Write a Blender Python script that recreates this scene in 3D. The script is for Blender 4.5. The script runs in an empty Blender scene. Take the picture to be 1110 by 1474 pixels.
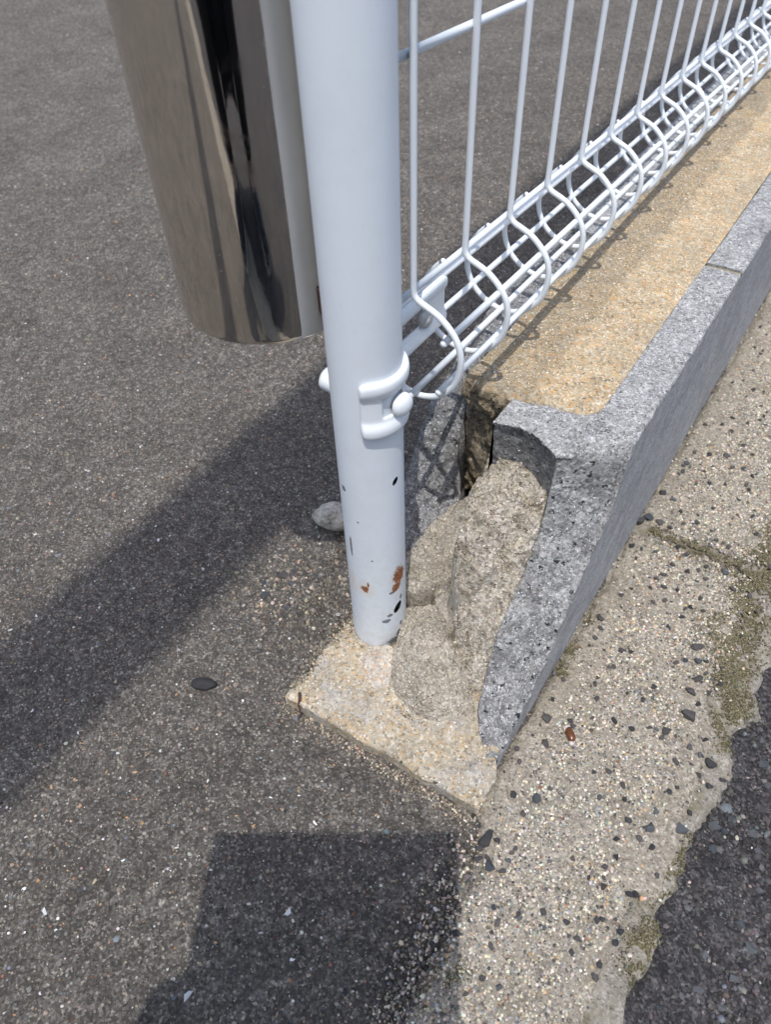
import bpy, bmesh, math, random
import numpy as np
from mathutils import Vector, Matrix
R = math.radians
sc = bpy.context.scene
col = sc.collection

# ------------------------------------------------------------------ camera
# world frame: origin at the foot of the fence post, +X towards the road, +Y along the fence, +Z up (metres)
cam_d = bpy.data.cameras.new('camera')
cam = bpy.data.objects.new('camera', cam_d)
col.objects.link(cam)
CAM = Vector((0.248, -0.338, 0.620))
rx = Vector((0.836, 0.547, -0.028)); dn = Vector((0.384, -0.621, -0.684)); fwd = Vector((-0.392, 0.561, -0.729))
fwd.normalize(); rx = (rx - rx.dot(fwd) * fwd).normalized(); dn = fwd.cross(rx)
cam.matrix_world = Matrix(((rx.x, -dn.x, -fwd.x, CAM.x), (rx.y, -dn.y, -fwd.y, CAM.y), (rx.z, -dn.z, -fwd.z, CAM.z), (0, 0, 0, 1)))
cam_d.sensor_fit = 'VERTICAL'; cam_d.sensor_height = 24.0
cam_d.lens = 24.0 * 1080.0 / 1474.0
cam_d.clip_start = 0.005; cam_d.clip_end = 500
cam_d.dof.use_dof = True; cam_d.dof.focus_distance = 0.62; cam_d.dof.aperture_fstop = 6.5
sc.camera = cam

# ------------------------------------------------------------------ sky, sun, exposure
SUN = Vector((0.150, -0.310, 1.0)).normalized()
w = bpy.data.worlds.new('World'); sc.world = w; w.use_nodes = True
nt = w.node_tree
sky = nt.nodes.new('ShaderNodeTexSky'); sky.sky_type = 'NISHITA'; sky.sun_disc = False
sky.sun_elevation = math.asin(SUN.z); sky.sun_rotation = math.atan2(SUN.x, SUN.y)
sky.air_density = 1.0; sky.dust_density = 3.0; sky.ozone_density = 1.6
bg = nt.nodes['Background']; bg.inputs['Strength'].default_value = 0.15
nt.links.new(sky.outputs[0], bg.inputs['Color'])
sl = bpy.data.lights.new('sun', 'SUN'); sl.energy = 2.35; sl.angle = R(0.53); sl.color = (1.0, 0.965, 0.925)
so = bpy.data.objects.new('sun', sl); col.objects.link(so); so.location = (2, -3, 8)
so.rotation_euler = SUN.to_track_quat('Z', 'Y').to_euler()
sc.view_settings.view_transform = 'Standard'; sc.view_settings.look = 'None'
sc.view_settings.gamma = 1.0; sc.view_settings.use_curve_mapping = False
sc.view_settings.exposure = 0.50
rng = np.random.default_rng(7); random.seed(7)

# ------------------------------------------------------------------ helpers
def tag(o, label=None, cat=None, group=None, kind=None):
    if label: o['label'] = label
    if cat: o['category'] = cat
    if group: o['group'] = group
    if kind: o['kind'] = kind
    return o

def empty(name, loc, label=None, cat=None, group=None, kind=None):
    o = bpy.data.objects.new(name, None); col.objects.link(o); o.location = loc
    o.empty_display_size = 0.05
    return tag(o, label, cat, group, kind)

def wloc(o):
    v = Vector(o.location)
    while o.parent: o = o.parent; v += Vector(o.location)
    return v

def build(name, verts, faces, mat, parent=None, smooth=False, loc=None, colors=None, mats=None, midx=None):
    """verts in world metres; the object is put at loc (default: parent's place)"""
    verts = np.asarray(verts, dtype=np.float64).reshape(-1, 3)
    base = np.array(loc if loc is not None else (wloc(parent) if parent else (0, 0, 0)), dtype=np.float64)
    me = bpy.data.meshes.new(name)
    me.from_pydata((verts - base).tolist(), [], faces if isinstance(faces, list) else np.asarray(faces).tolist())
    for m in (mats or [mat]): me.materials.append(m)
    if midx is not None: me.polygons.foreach_set('material_index', np.asarray(midx, dtype=np.int32))
    if smooth: me.polygons.foreach_set('use_smooth', np.ones(len(me.polygons), dtype=bool))
    me.update()
    o = bpy.data.objects.new(name, me); col.objects.link(o)
    if parent:
        o.parent = parent; o.location = Vector(base) - wloc(parent)
    else:
        o.location = base
    return o

def hash3(ix, iy, iz, seed):
    h = (ix * 374761393 + iy * 668265263 + iz * 2147483647 + seed * 1274126177) & 0xFFFFFFFF
    h = ((h ^ (h >> 13)) * 1274126177) & 0xFFFFFFFF
    h = (h ^ (h >> 16)) & 0xFFFFFFFF
    return h / 4294967295.0

def vnoise(p, seed=0):
    p = np.asarray(p, dtype=np.float64)
    i = np.floor(p).astype(np.int64); f = p - i; f = f * f * (3 - 2 * f)
    out = 0
    for dx in (0, 1):
        for dy in (0, 1):
            for dz in (0, 1):
                wgt = (f[..., 0] if dx else 1 - f[..., 0]) * (f[..., 1] if dy else 1 - f[..., 1]) * (f[..., 2] if dz else 1 - f[..., 2])
                out = out + wgt * hash3(i[..., 0] + dx, i[..., 1] + dy, i[..., 2] + dz, seed)
    return out * 2 - 1

def fbm(p, scale, octaves=4, seed=0, gain=0.55):
    p = np.asarray(p, dtype=np.float64) * scale
    a, s = 1.0, 0
    for k in range(octaves):
        s = s + a * vnoise(p + 17.3 * k, seed + k); p = p * 2.03; a *= gain
    return s

def facets(x, y, scale, seed, tilt=1.0):
    """broken-stone relief: each cell of a jittered mosaic is a small tilted plane"""
    x = np.asarray(x, float) * scale; y = np.asarray(y, float) * scale
    ixc = np.floor(x).astype(np.int64); iyc = np.floor(y).astype(np.int64)
    best = np.full(x.shape, 1e9); out = np.zeros(x.shape)
    for dx in (-1, 0, 1):
        for dy in (-1, 0, 1):
            cx_, cy_ = ixc + dx, iyc + dy; zc = np.zeros_like(cx_)
            px_ = cx_ + hash3(cx_, cy_, zc, seed); py_ = cy_ + hash3(cx_, cy_, zc + 1, seed)
            d_ = (x - px_) ** 2 + (y - py_) ** 2
            val = (hash3(cx_, cy_, zc + 2, seed) - .5) + tilt * ((x - px_) * (hash3(cx_, cy_, zc + 3, seed) * 2 - 1) + (y - py_) * (hash3(cx_, cy_, zc + 4, seed) * 2 - 1))
            m_ = d_ < best; best = np.where(m_, d_, best); out = np.where(m_, val, out)
    return out

def grid_faces(m, n, off=0, wrap=False):
    i = np.arange(m - 1)[:, None] * n; j = np.arange(n if wrap else n - 1)[None, :]
    jn = (j + 1) % n
    f = np.stack([i + j, i + jn, i + n + jn, i + n + j], -1).reshape(-1, 4) + off
    return f

def resample(pts, n):
    """Catmull-Rom through pts (k,3) -> n points, even in arc length"""
    P = np.asarray(pts, dtype=np.float64)
    if len(P) == 2:
        t = np.linspace(0, 1, n)[:, None]; return P[0] * (1 - t) + P[1] * t
    Q = np.vstack([2 * P[0] - P[1], P, 2 * P[-1] - P[-2]])
    out = []
    for k in range(len(P) - 1):
        p0, p1, p2, p3 = Q[k], Q[k + 1], Q[k + 2], Q[k + 3]
        t = np.linspace(0, 1, 24, endpoint=False)[:, None]
        out.append(0.5 * (2 * p1 + (p2 - p0) * t + (2 * p0 - 5 * p1 + 4 * p2 - p3) * t ** 2 + (3 * p1 - p0 - 3 * p2 + p3) * t ** 3))
    out.append(P[-1:]); out = np.vstack(out)
    d = np.r_[0, np.cumsum(np.linalg.norm(np.diff(out, axis=0), axis=1))]
    s = np.linspace(0, d[-1], n)
    return np.stack([np.interp(s, d, out[:, c]) for c in range(3)], 1)

def lerp_rows(rows, n_per):
    """linear in t between rows (k, m, 3); n_per: steps for each gap"""
    rows = np.asarray(rows, dtype=np.float64); out = []
    for k in range(len(rows) - 1):
        t = np.linspace(0, 1, n_per[k], endpoint=False)[:, None, None]
        out.append(rows[k] * (1 - t) + rows[k + 1] * t)
    out.append(rows[-1:]); return np.concatenate(out)

def patch(ctrl, m, n, amp, scale, seed, zb=-0.02, octaves=5, ridged=0.0, skirt=True, gain=0.55):
    """rough surface through a net of control points, with sides falling to zb"""
    C = [resample(r, n) for r in ctrl]
    C = np.array(C); G = np.stack([resample(C[:, j], m) for j in range(n)], 1)
    du = np.gradient(G, axis=0); dv = np.gradient(G, axis=1); N = np.cross(dv, du)
    N /= np.linalg.norm(N, axis=-1, keepdims=True) + 1e-9
    N = np.where(N[..., 2:3] < 0, -N, N)
    nz = fbm(G, scale, octaves, seed, gain)
    if ridged: nz = nz * (1 - ridged) + ridged * (0.5 - np.abs(fbm(G, scale * 0.7, octaves, seed + 50)) * 2)
    G = G + N * (amp * nz)[..., None]
    if skirt:
        G = np.pad(G, ((1, 1), (1, 1), (0, 0)), mode='edge')
        G[0, :, 2] = zb; G[-1, :, 2] = zb; G[:, 0, 2] = zb; G[:, -1, 2] = zb
    return G.reshape(-1, 3), grid_faces(G.shape[0], G.shape[1])

def flip(f): return np.asarray(f)[:, ::-1]

def tube(path, r, sides=10, cap=True):
    P = np.asarray(path, dtype=np.float64); n = len(P)
    T = np.gradient(P, axis=0); T /= np.linalg.norm(T, axis=1, keepdims=True)
    up = np.array([0, 0, 1.0]) if abs(T[0][2]) < 0.9 else np.array([0, 1.0, 0])
    A = np.cross(T[0], up); A /= np.linalg.norm(A); V = []
    rr = np.full(n, r) if np.isscalar(r) else np.asarray(r)
    ang = np.linspace(0, 2 * np.pi, sides, endpoint=False)
    for k in range(n):
        A = A - A.dot(T[k]) * T[k]; A /= np.linalg.norm(A); B = np.cross(T[k], A)
        V.append(P[k] + rr[k] * (np.cos(ang)[:, None] * A + np.sin(ang)[:, None] * B))
    F = grid_faces(n, sides, wrap=True).tolist()
    V = np.vstack(V)
    if cap:   # rounded ends
        for e, s in ((0, -1), (n - 1, 1)):
            base = len(V); c = P[e] + s * T[e] * rr[e] * 0.75
            ring = P[e] + s * T[e] * rr[e] * 0.5 + (V[e * sides:(e + 1) * sides] - P[e]) * 0.8
            V = np.vstack([V, ring, c[None]])
            for j in range(sides):
                a, b = e * sides + j, e * sides + (j + 1) % sides
                c0, c1 = base + j, base + (j + 1) % sides
                F.append([a, b, c1, c0] if s < 0 else [b, a, c0, c1]); F.append([c0, c1, base + sides] if s < 0 else [c1, c0, base + sides])
    return V, F

def lathe(cx, cy, prof, seg=64, a0=0, a1=2 * math.pi):
    full = abs(a1 - a0 - 2 * math.pi) < 1e-6
    a = np.linspace(a0, a1, seg, endpoint=not full)
    V = np.array([[[cx + r * math.cos(t), cy + r * math.sin(t), z] for t in a] for r, z in prof]).reshape(-1, 3)
    return V, grid_faces(len(prof), seg, wrap=full)

def box(x0, x1, y0, y1, z0, z1):
    V = [[x, y, z] for x in (x0, x1) for y in (y0, y1) for z in (z0, z1)]
    return np.array(V), [[0, 1, 3, 2], [4, 6, 7, 5], [0, 4, 5, 1], [2, 3, 7, 6], [0, 2, 6, 4], [1, 5, 7, 3]]

def join(parts):
    V, F, o = [], [], 0
    for v, f in parts:
        v = np.asarray(v).reshape(-1, 3); V.append(v)
        F += [[i + o for i in q] for q in (f.tolist() if isinstance(f, np.ndarray) else f)]; o += len(v)
    return np.vstack(V), F

def ico(sub=2):
    bm = bmesh.new(); bmesh.ops.create_icosphere(bm, subdivisions=sub, radius=1.0)
    V = np.array([v.co[:] for v in bm.verts]); bm.verts.index_update()
    F = [[v.index for v in f.verts] for f in bm.faces]; bm.free(); return V, F

# ------------------------------------------------------------------ materials
class NT:
    def __init__(s, name):
        s.m = bpy.data.materials.new(name); s.m.use_nodes = True; s.t = s.m.node_tree
        s.b = s.t.nodes['Principled BSDF']; s.co = s.t.nodes.new('ShaderNodeTexCoord')
    def n(s, typ, **kw):
        x = s.t.nodes.new(typ)
        for k, v in kw.items(): setattr(x, k, v)
        return x
    def l(s, a, b): s.t.links.new(a, b)
    def noise(s, scale, detail=4, rough=0.6, vec=None, dist=0.0):
        x = s.n('ShaderNodeTexNoise'); x.inputs['Scale'].default_value = scale; x.inputs['Detail'].default_value = detail
        x.inputs['Roughness'].default_value = rough; x.inputs['Distortion'].default_value = dist
        s.l(vec or s.co.outputs['Object'], x.inputs['Vector']); return x.outputs['Fac']
    def vor(s, scale, feature='F1', out='Distance', rand=1.0, vec=None):
        x = s.n('ShaderNodeTexVoronoi'); x.feature = feature; x.inputs['Scale'].default_value = scale
        x.inputs['Randomness'].default_value = rand
        s.l(vec or s.co.outputs['Object'], x.inputs['Vector']); return x.outputs[out]
    def ramp(s, fac, stops, interp='LINEAR'):
        x = s.n('ShaderNodeValToRGB'); x.color_ramp.interpolation = interp
        e = x.color_ramp.elements
        while len(e) < len(stops): e.new(0.5)
        for k, (p, c) in enumerate(stops):
            e[k].position = p; e[k].color = (c, c, c, 1) if not isinstance(c, (tuple, list)) else (*c, 1)
        s.l(fac, x.inputs[0]); return x.outputs[0]
    def mix(s, fac, a, b, blend='MIX'):
        x = s.n('ShaderNodeMix'); x.data_type = 'RGBA'; x.blend_type = blend
        for i, v in ((0, fac), (6, a), (7, b)):
            if hasattr(v, 'is_linked') or isinstance(v, bpy.types.NodeSocket): s.l(v, x.inputs[i])
            elif i == 0: x.inputs[0].default_value = v
            else: x.inputs[i].default_value = (*v, 1)
        return x.outputs[2]
    def math(s, op, a, b=0.0, c=None):
        x = s.n('ShaderNodeMath'); x.operation = op
        for i, v in ((0, a), (1, b), (2, c)):
            if v is None: continue
            if isinstance(v, bpy.types.NodeSocket): s.l(v, x.inputs[i])
            else: x.inputs[i].default_value = v
        return x.outputs[0]
    def blob(s, p, r, soft=0.35, wob=0.5, nscale=120):
        """0..1 blotch round point p (object space), ragged edge"""
        d = s.n('ShaderNodeVectorMath'); d.operation = 'SUBTRACT'; s.l(s.co.outputs['Object'], d.inputs[0]); d.inputs[1].default_value = p
        sq = s.n('ShaderNodeVectorMath'); sq.operation = 'DIVIDE'; s.l(d.outputs[0], sq.inputs[0])
        sq.inputs[1].default_value = r if isinstance(r, (tuple, list)) else (r, r, r)
        ln = s.n('ShaderNodeVectorMath'); ln.operation = 'LENGTH'; s.l(sq.outputs[0], ln.inputs[0])
        v = s.math('ADD', ln.outputs['Value'], s.math('MULTIPLY_ADD', s.noise(nscale, 5, 0.7), wob * 2, -wob))
        return s.ramp(v, [(1 - soft, 1.0), (1.0, 0.0)])
    def bump(s, h, strength, dist=0.001, prev=None):
        x = s.n('ShaderNodeBump'); x.inputs['Strength'].default_value = strength; x.inputs['Distance'].default_value = dist
        s.l(h, x.inputs['Height'])
        if prev is not None: s.l(prev, x.inputs['Normal'])
        return x.outputs[0]
    def done(s, color=None, rough=0.9, normal=None, metal=0.0, spec=None):
        for k, v in (('Base Color', color), ('Roughness', rough), ('Metallic', metal)):
            if v is None: continue
            if isinstance(v, bpy.types.NodeSocket): s.l(v, s.b.inputs[k])
            else: s.b.inputs[k].default_value = (*v, 1) if isinstance(v, (tuple, list)) else v
        if spec is not None: s.b.inputs['Specular IOR Level'].default_value = spec
        if normal is not None: s.l(normal, s.b.inputs['Normal'])
        return s.m

def m_grain(name, dark, mid, light, g=900, contrast=1.0, pits=0.0, pit_scale=160, stain=None, bumpd=0.0012, bs=0.9, flecks=None, stain_amt=0.5, specks=None, dirt=None, stain_scale=16, crack_shade=0.0):
    """granular concrete: coarse sand of several tones, soft clouds, pits, stains"""
    s = NT(name)
    v = s.vor(g, 'F1', 'Color'); sep = s.n('ShaderNodeSeparateColor'); s.l(v, sep.inputs[0])
    c = s.ramp(sep.outputs[0], [(0.0, dark), (0.30, mid), (0.72, mid), (1.0, light)])
    v2 = s.vor(g * 0.42, 'F1', 'Color'); sep2 = s.n('ShaderNodeSeparateColor'); s.l(v2, sep2.inputs[0])
    c2 = s.ramp(sep2.outputs[1], [(0.0, dark), (0.22, mid), (0.8, mid), (1.0, light)])
    c = s.mix(0.35, c, c2)
    if specks:
        c = s.mix(s.ramp(sep.outputs[1], [(0.80, 0.0), (0.84, 0.85)]), c, specks)
    cl = s.ramp(s.noise(30, 6, 0.7), [(0.3, 0.70), (0.5, 1.0), (0.72, 1.2)])
    c = s.mix(0.85, c, cl, 'MULTIPLY')
    # fine dark pores: sand torn out
    po = s.ramp(s.noise(g * 0.5, 2, 0.7), [(0.27, 1.0), (0.36, 0.0)])
    c = s.mix(s.math('MULTIPLY', po, 0.65), c, tuple(q * 0.55 for q in dark))
    if stain:
        c = s.mix(s.math('MULTIPLY', s.ramp(s.noise(stain_scale, 7, 0.75), [(0.48, 0.0), (0.60, 1.0)]), stain_amt), c, s.mix(s.ramp(sep.outputs[2], [(0, 0.0), (1, 1.0)]), tuple(q * .6 for q in stain), tuple(q * 1.35 for q in stain)))
    if dirt:  # strip at low X: dirt and the fence's shadow put into the colour
        sx = s.n('ShaderNodeSeparateXYZ'); s.l(s.co.outputs['Object'], sx.inputs[0])
        dm = s.ramp(s.math('ADD', sx.outputs['X'], s.math('MULTIPLY_ADD', s.noise(45, 6, 0.75), 0.026, -0.013)), [(dirt[0], 1.0), (dirt[1], 0.0)])
        c = s.mix(s.math('MULTIPLY', dm, dirt[2]), c, s.mix(s.ramp(sep.outputs[2], [(0, 0.0), (1, 1.0)]), (.035, .03, .022), (.21, .185, .14)))
    if crack_shade:  # dark veins: crevice grime plus missing crevice shade, painted into the colour
        cw = s.n('ShaderNodeVectorMath'); cw.operation = 'ADD'; s.l(s.co.outputs['Object'], cw.inputs[0])
        cn = s.n('ShaderNodeTexNoise'); cn.inputs['Scale'].default_value = 90; cn.inputs['Detail'].default_value = 4; s.l(s.co.outputs['Object'], cn.inputs['Vector'])
        cs = s.n('ShaderNodeVectorMath'); cs.operation = 'SCALE'; cs.inputs['Scale'].default_value = .014; s.l(cn.outputs['Color'], cs.inputs[0]); s.l(cs.outputs[0], cw.inputs[1])
        ed = s.vor(75, 'DISTANCE_TO_EDGE', 'Distance', vec=cw.outputs[0])
        cm_ = s.math('MULTIPLY', s.ramp(ed, [(0.0, 1.0), (0.075, 0.0)]), s.ramp(s.noise(55, 4, 0.7), [(0.46, 0.0), (0.58, 1.0)]))
        c = s.mix(s.math('MULTIPLY', cm_, crack_shade), c, (.075, .055, .035))
    if flecks:
        fv = s.n('ShaderNodeTexVoronoi'); fv.inputs['Scale'].default_value = 125; s.l(s.co.outputs['Object'], fv.inputs['Vector'])
        dv = s.n('ShaderNodeVectorMath'); dv.operation = 'ADD'; s.l(s.co.outputs['Object'], dv.inputs[0])
        nv = s.n('ShaderNodeTexNoise'); nv.inputs['Scale'].default_value = 260; s.l(s.co.outputs['Object'], nv.inputs['Vector'])
        sc_ = s.n('ShaderNodeVectorMath'); sc_.operation = 'SCALE'; sc_.inputs['Scale'].default_value = .007; s.l(nv.outputs['Color'], sc_.inputs[0]); s.l(sc_.outputs[0], dv.inputs[1]); s.l(dv.outputs[0], fv.inputs['Vector'])
        fs = s.n('ShaderNodeSeparateColor'); s.l(fv.outputs['Color'], fs.inputs[0])
        fm = s.math('MULTIPLY', s.ramp(fv.outputs['Distance'], [(0.22, 1.0), (0.30, 0.0)]), s.ramp(fs.outputs[1], [(0.62, 0.0), (0.66, 1.0)]))
        c = s.mix(fm, c, flecks)
    nrm = s.bump(s.noise(g * 0.7, 3, 0.7), bs, bumpd * 0.8)
    nrm = s.bump(s.math('SUBTRACT', s.noise(190, 5, 0.75), s.math('MULTIPLY', po, 0.3)), bs, bumpd * 1.6, nrm)
    if pits:
        pv = s.ramp(s.noise(pit_scale, 3, 0.6, dist=0.6), [(0.30, 0.0), (0.40, 1.0)])
        nrm = s.bump(pv, pits, 0.003, nrm)
    return s.done(c, 0.93, nrm, spec=0.25)

M = {}
M['block'] = m_grain('block_concrete', (0.065, 0.067, 0.068), (0.295, 0.30, 0.298), (0.62, 0.62, 0.61), g=560)
M['block_face'] = m_grain('block_smooth_face', (0.16, 0.16, 0.16), (0.365, 0.362, 0.36), (0.54, 0.538, 0.535), g=640, bumpd=0.0010, bs=0.8, stain=(.22, .22, .215), stain_amt=.35)  # paler than the block top: sunlight missing on this side put into the colour
M['block_broken'] = m_grain('block_broken_face', (0.09, 0.093, 0.095), (0.33, 0.335, 0.333), (0.64, 0.64, 0.63), g=430, pits=0.6, pit_scale=110, flecks=(0.03, 0.032, 0.04), bumpd=0.0024, stain=(.15, .15, .15), stain_amt=.6, stain_scale=48, crack_shade=.45)
M['block_dark'] = m_grain('block_dark_face', (0.07, 0.07, 0.07), (0.25, 0.25, 0.25), (0.52, 0.52, 0.51), g=430, pits=0.9, pit_scale=85, stain=(0.12, 0.112, 0.095), bumpd=0.0024, stain_scale=30)  # darker grey for the web's hollow side and the left shell
M['tan'] = m_grain('tan_mortar', (0.13, 0.105, 0.07), (0.44, 0.36, 0.24), (0.72, 0.66, 0.54), g=520, stain=(0.34, 0.30, 0.225), bumpd=0.0016, specks=(0.60, 0.36, 0.15), dirt=(-0.044, -0.026, 0.36), stain_scale=24)
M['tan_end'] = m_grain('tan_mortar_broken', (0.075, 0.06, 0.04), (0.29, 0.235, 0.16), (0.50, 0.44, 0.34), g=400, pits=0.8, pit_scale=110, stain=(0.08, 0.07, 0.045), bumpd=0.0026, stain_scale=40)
M['rock'] = m_grain('broken_mortar_fill', (0.13, 0.10, 0.07), (0.58, 0.53, 0.44), (0.84, 0.81, 0.75), g=400, pits=0.9, pit_scale=95, stain=(0.20, 0.155, 0.095), bumpd=0.0032, stain_amt=0.55, stain_scale=48, crack_shade=0.7)
M['mound'] = m_grain('trowelled_mortar', (0.13, 0.11, 0.085), (0.39, 0.35, 0.285), (0.64, 0.60, 0.52), g=520, stain=(0.235, 0.21, 0.16), bumpd=0.0020, stain_scale=34, crack_shade=.3)
M['socket'] = m_grain('smooth_socket_mortar', (0.20, 0.185, 0.165), (0.31, 0.29, 0.26), (0.44, 0.42, 0.39), g=900, bumpd=0.0006, bs=.5)
M['slab'] = m_grain('ledge_mortar', (0.14, 0.115, 0.08), (0.40, 0.345, 0.255), (0.68, 0.63, 0.53), g=460, stain=(0.40, 0.39, 0.37), bumpd=0.0017, specks=(0.50, 0.36, 0.20), stain_scale=22, stain_amt=.7)
M['dab'] = m_grain('pale_mortar_dab', (0.20, 0.16, 0.12), (0.50, 0.44, 0.36), (0.74, 0.71, 0.66), g=430, stain=(0.50, 0.49, 0.47), bumpd=0.0018, specks=(0.56, 0.38, 0.24), stain_scale=40)
M['gutter'] = m_grain('gutter_mortar', (0.085, 0.076, 0.062), (0.29, 0.26, 0.21), (0.54, 0.505, 0.44), g=640, stain=(0.21, 0.187, 0.14), bumpd=0.0014, stain_amt=0.5)
M['gutter_bed'] = m_grain('gutter_edge_mortar', (0.13, 0.117, 0.098), (0.27, 0.248, 0.212), (0.42, 0.395, 0.35), g=640, stain=(0.165, 0.15, 0.095), bumpd=0.0014, stain_amt=0.8, stain_scale=26)
M['pebble'] = m_grain('pebble_concrete', (0.22, 0.20, 0.16), (0.48, 0.45, 0.38), (0.68, 0.65, 0.58), g=420, pits=0.5, pit_scale=170)
M['joint'] = m_grain('joint_mortar', (0.14, 0.115, 0.06), (0.30, 0.255, 0.165), (0.46, 0.42, 0.31), g=600)

def m_asphalt(name, lo, mid, hi, tint):
    s = NT(name)
    v = s.vor(560, 'F1', 'Color'); sep = s.n('ShaderNodeSeparateColor'); s.l(v, sep.inputs[0])
    c = s.ramp(sep.outputs[0], [(0.0, lo), (0.25, lo), (0.60, mid), (0.90, hi), (1.0, tint)])
    c = s.mix(0.35, c, s.ramp(s.noise(800, 3, 0.8), [(0.35, lo), (0.55, mid), (0.70, hi)]))
    v3 = s.vor(170, 'F1', 'Color'); sep3 = s.n('ShaderNodeSeparateColor'); s.l(v3, sep3.inputs[0])
    c = s.mix(0.75, c, s.ramp(sep3.outputs[1], [(0.0, 0.65), (0.5, 0.97), (0.85, 1.2), (1.0, 1.6)]), 'MULTIPLY')
    cl = s.ramp(s.noise(7, 7, 0.7), [(0.3, 0.70), (0.5, 1.0), (0.70, 1.28)])
    c = s.mix(0.8, c, cl, 'MULTIPLY')
    n = s.bump(s.noise(520, 4, 0.8), 1.0, 0.0016)
    n = s.bump(s.vor(260, 'F1', 'Distance'), 0.5, 0.002, n)
    return s.done(c, 0.92, n, spec=0.25)
M['asphalt'] = m_asphalt('lot_asphalt', (0.058, 0.052, 0.045), (0.114, 0.103, 0.090), (0.20, 0.184, 0.160), (0.42, 0.385, 0.33))
M['road'] = m_asphalt('road_asphalt', (0.020, 0.019, 0.020), (0.056, 0.053, 0.054), (0.11, 0.105, 0.105), (0.18, 0.175, 0.17))
M['earth'] = m_asphalt('far_ground', (0.05, 0.048, 0.045), (0.075, 0.07, 0.066), (0.11, 0.105, 0.10), (0.16, 0.15, 0.14))

def m_stones():
    s = NT('aggregate_stone')
    a = s.n('ShaderNodeAttribute'); a.attribute_name = 'stone_colour'
    c = s.mix(0.5, a.outputs['Color'], s.ramp(s.noise(900, 3, 0.7), [(0.3, 0.6), (0.7, 1.35)]), 'MULTIPLY')
    return s.done(c, 0.75, s.bump(s.noise(1100, 3, 0.7), 0.4, 0.0005), spec=0.35)
M['stones'] = m_stones()
def m_objstone(name, c0, c1, rough=0.7):
    s = NT(name); oi = s.n('ShaderNodeObjectInfo')
    c = s.ramp(oi.outputs['Random'], [(0, c0), (1, c1)])
    c = s.mix(0.7, c, s.ramp(s.noise(500, 4, 0.7), [(0.3, 0.6), (0.7, 1.4)]), 'MULTIPLY')
    return s.done(c, rough, s.bump(s.noise(700, 3, 0.7), 0.5, 0.0007), spec=0.35)
M['dark_stone'] = m_objstone('dark_stone', (0.024, 0.025, 0.028), (0.085, 0.078, 0.075))
M['blue_stone'] = m_objstone('blue_grey_stone', (0.035, 0.042, 0.050), (0.10, 0.105, 0.11))
M['white_chip'] = m_objstone('white_chip', (0.50, 0.51, 0.53), (0.76, 0.76, 0.77), 0.6)
M['tan_chip'] = m_objstone('tan_chip', (0.42, 0.30, 0.18), (0.42, 0.22, 0.10))
M['moss'] = m_objstone('moss', (0.10, 0.085, 0.04), (0.075, 0.07, 0.028), 0.95)

def m_paint():
    s = NT('white_powder_coat')
    c = s.mix(s.ramp(s.noise(22, 5, 0.7), [(0.5, 0.0), (0.75, 0.16)]), (0.735, 0.775, 0.80), (0.60, 0.63, 0.65))
    return s.done(c, 0.38, s.bump(s.noise(420, 2, 0.5), 0.10, 0.0006), spec=0.45)
M['paint'] = m_paint()

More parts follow.
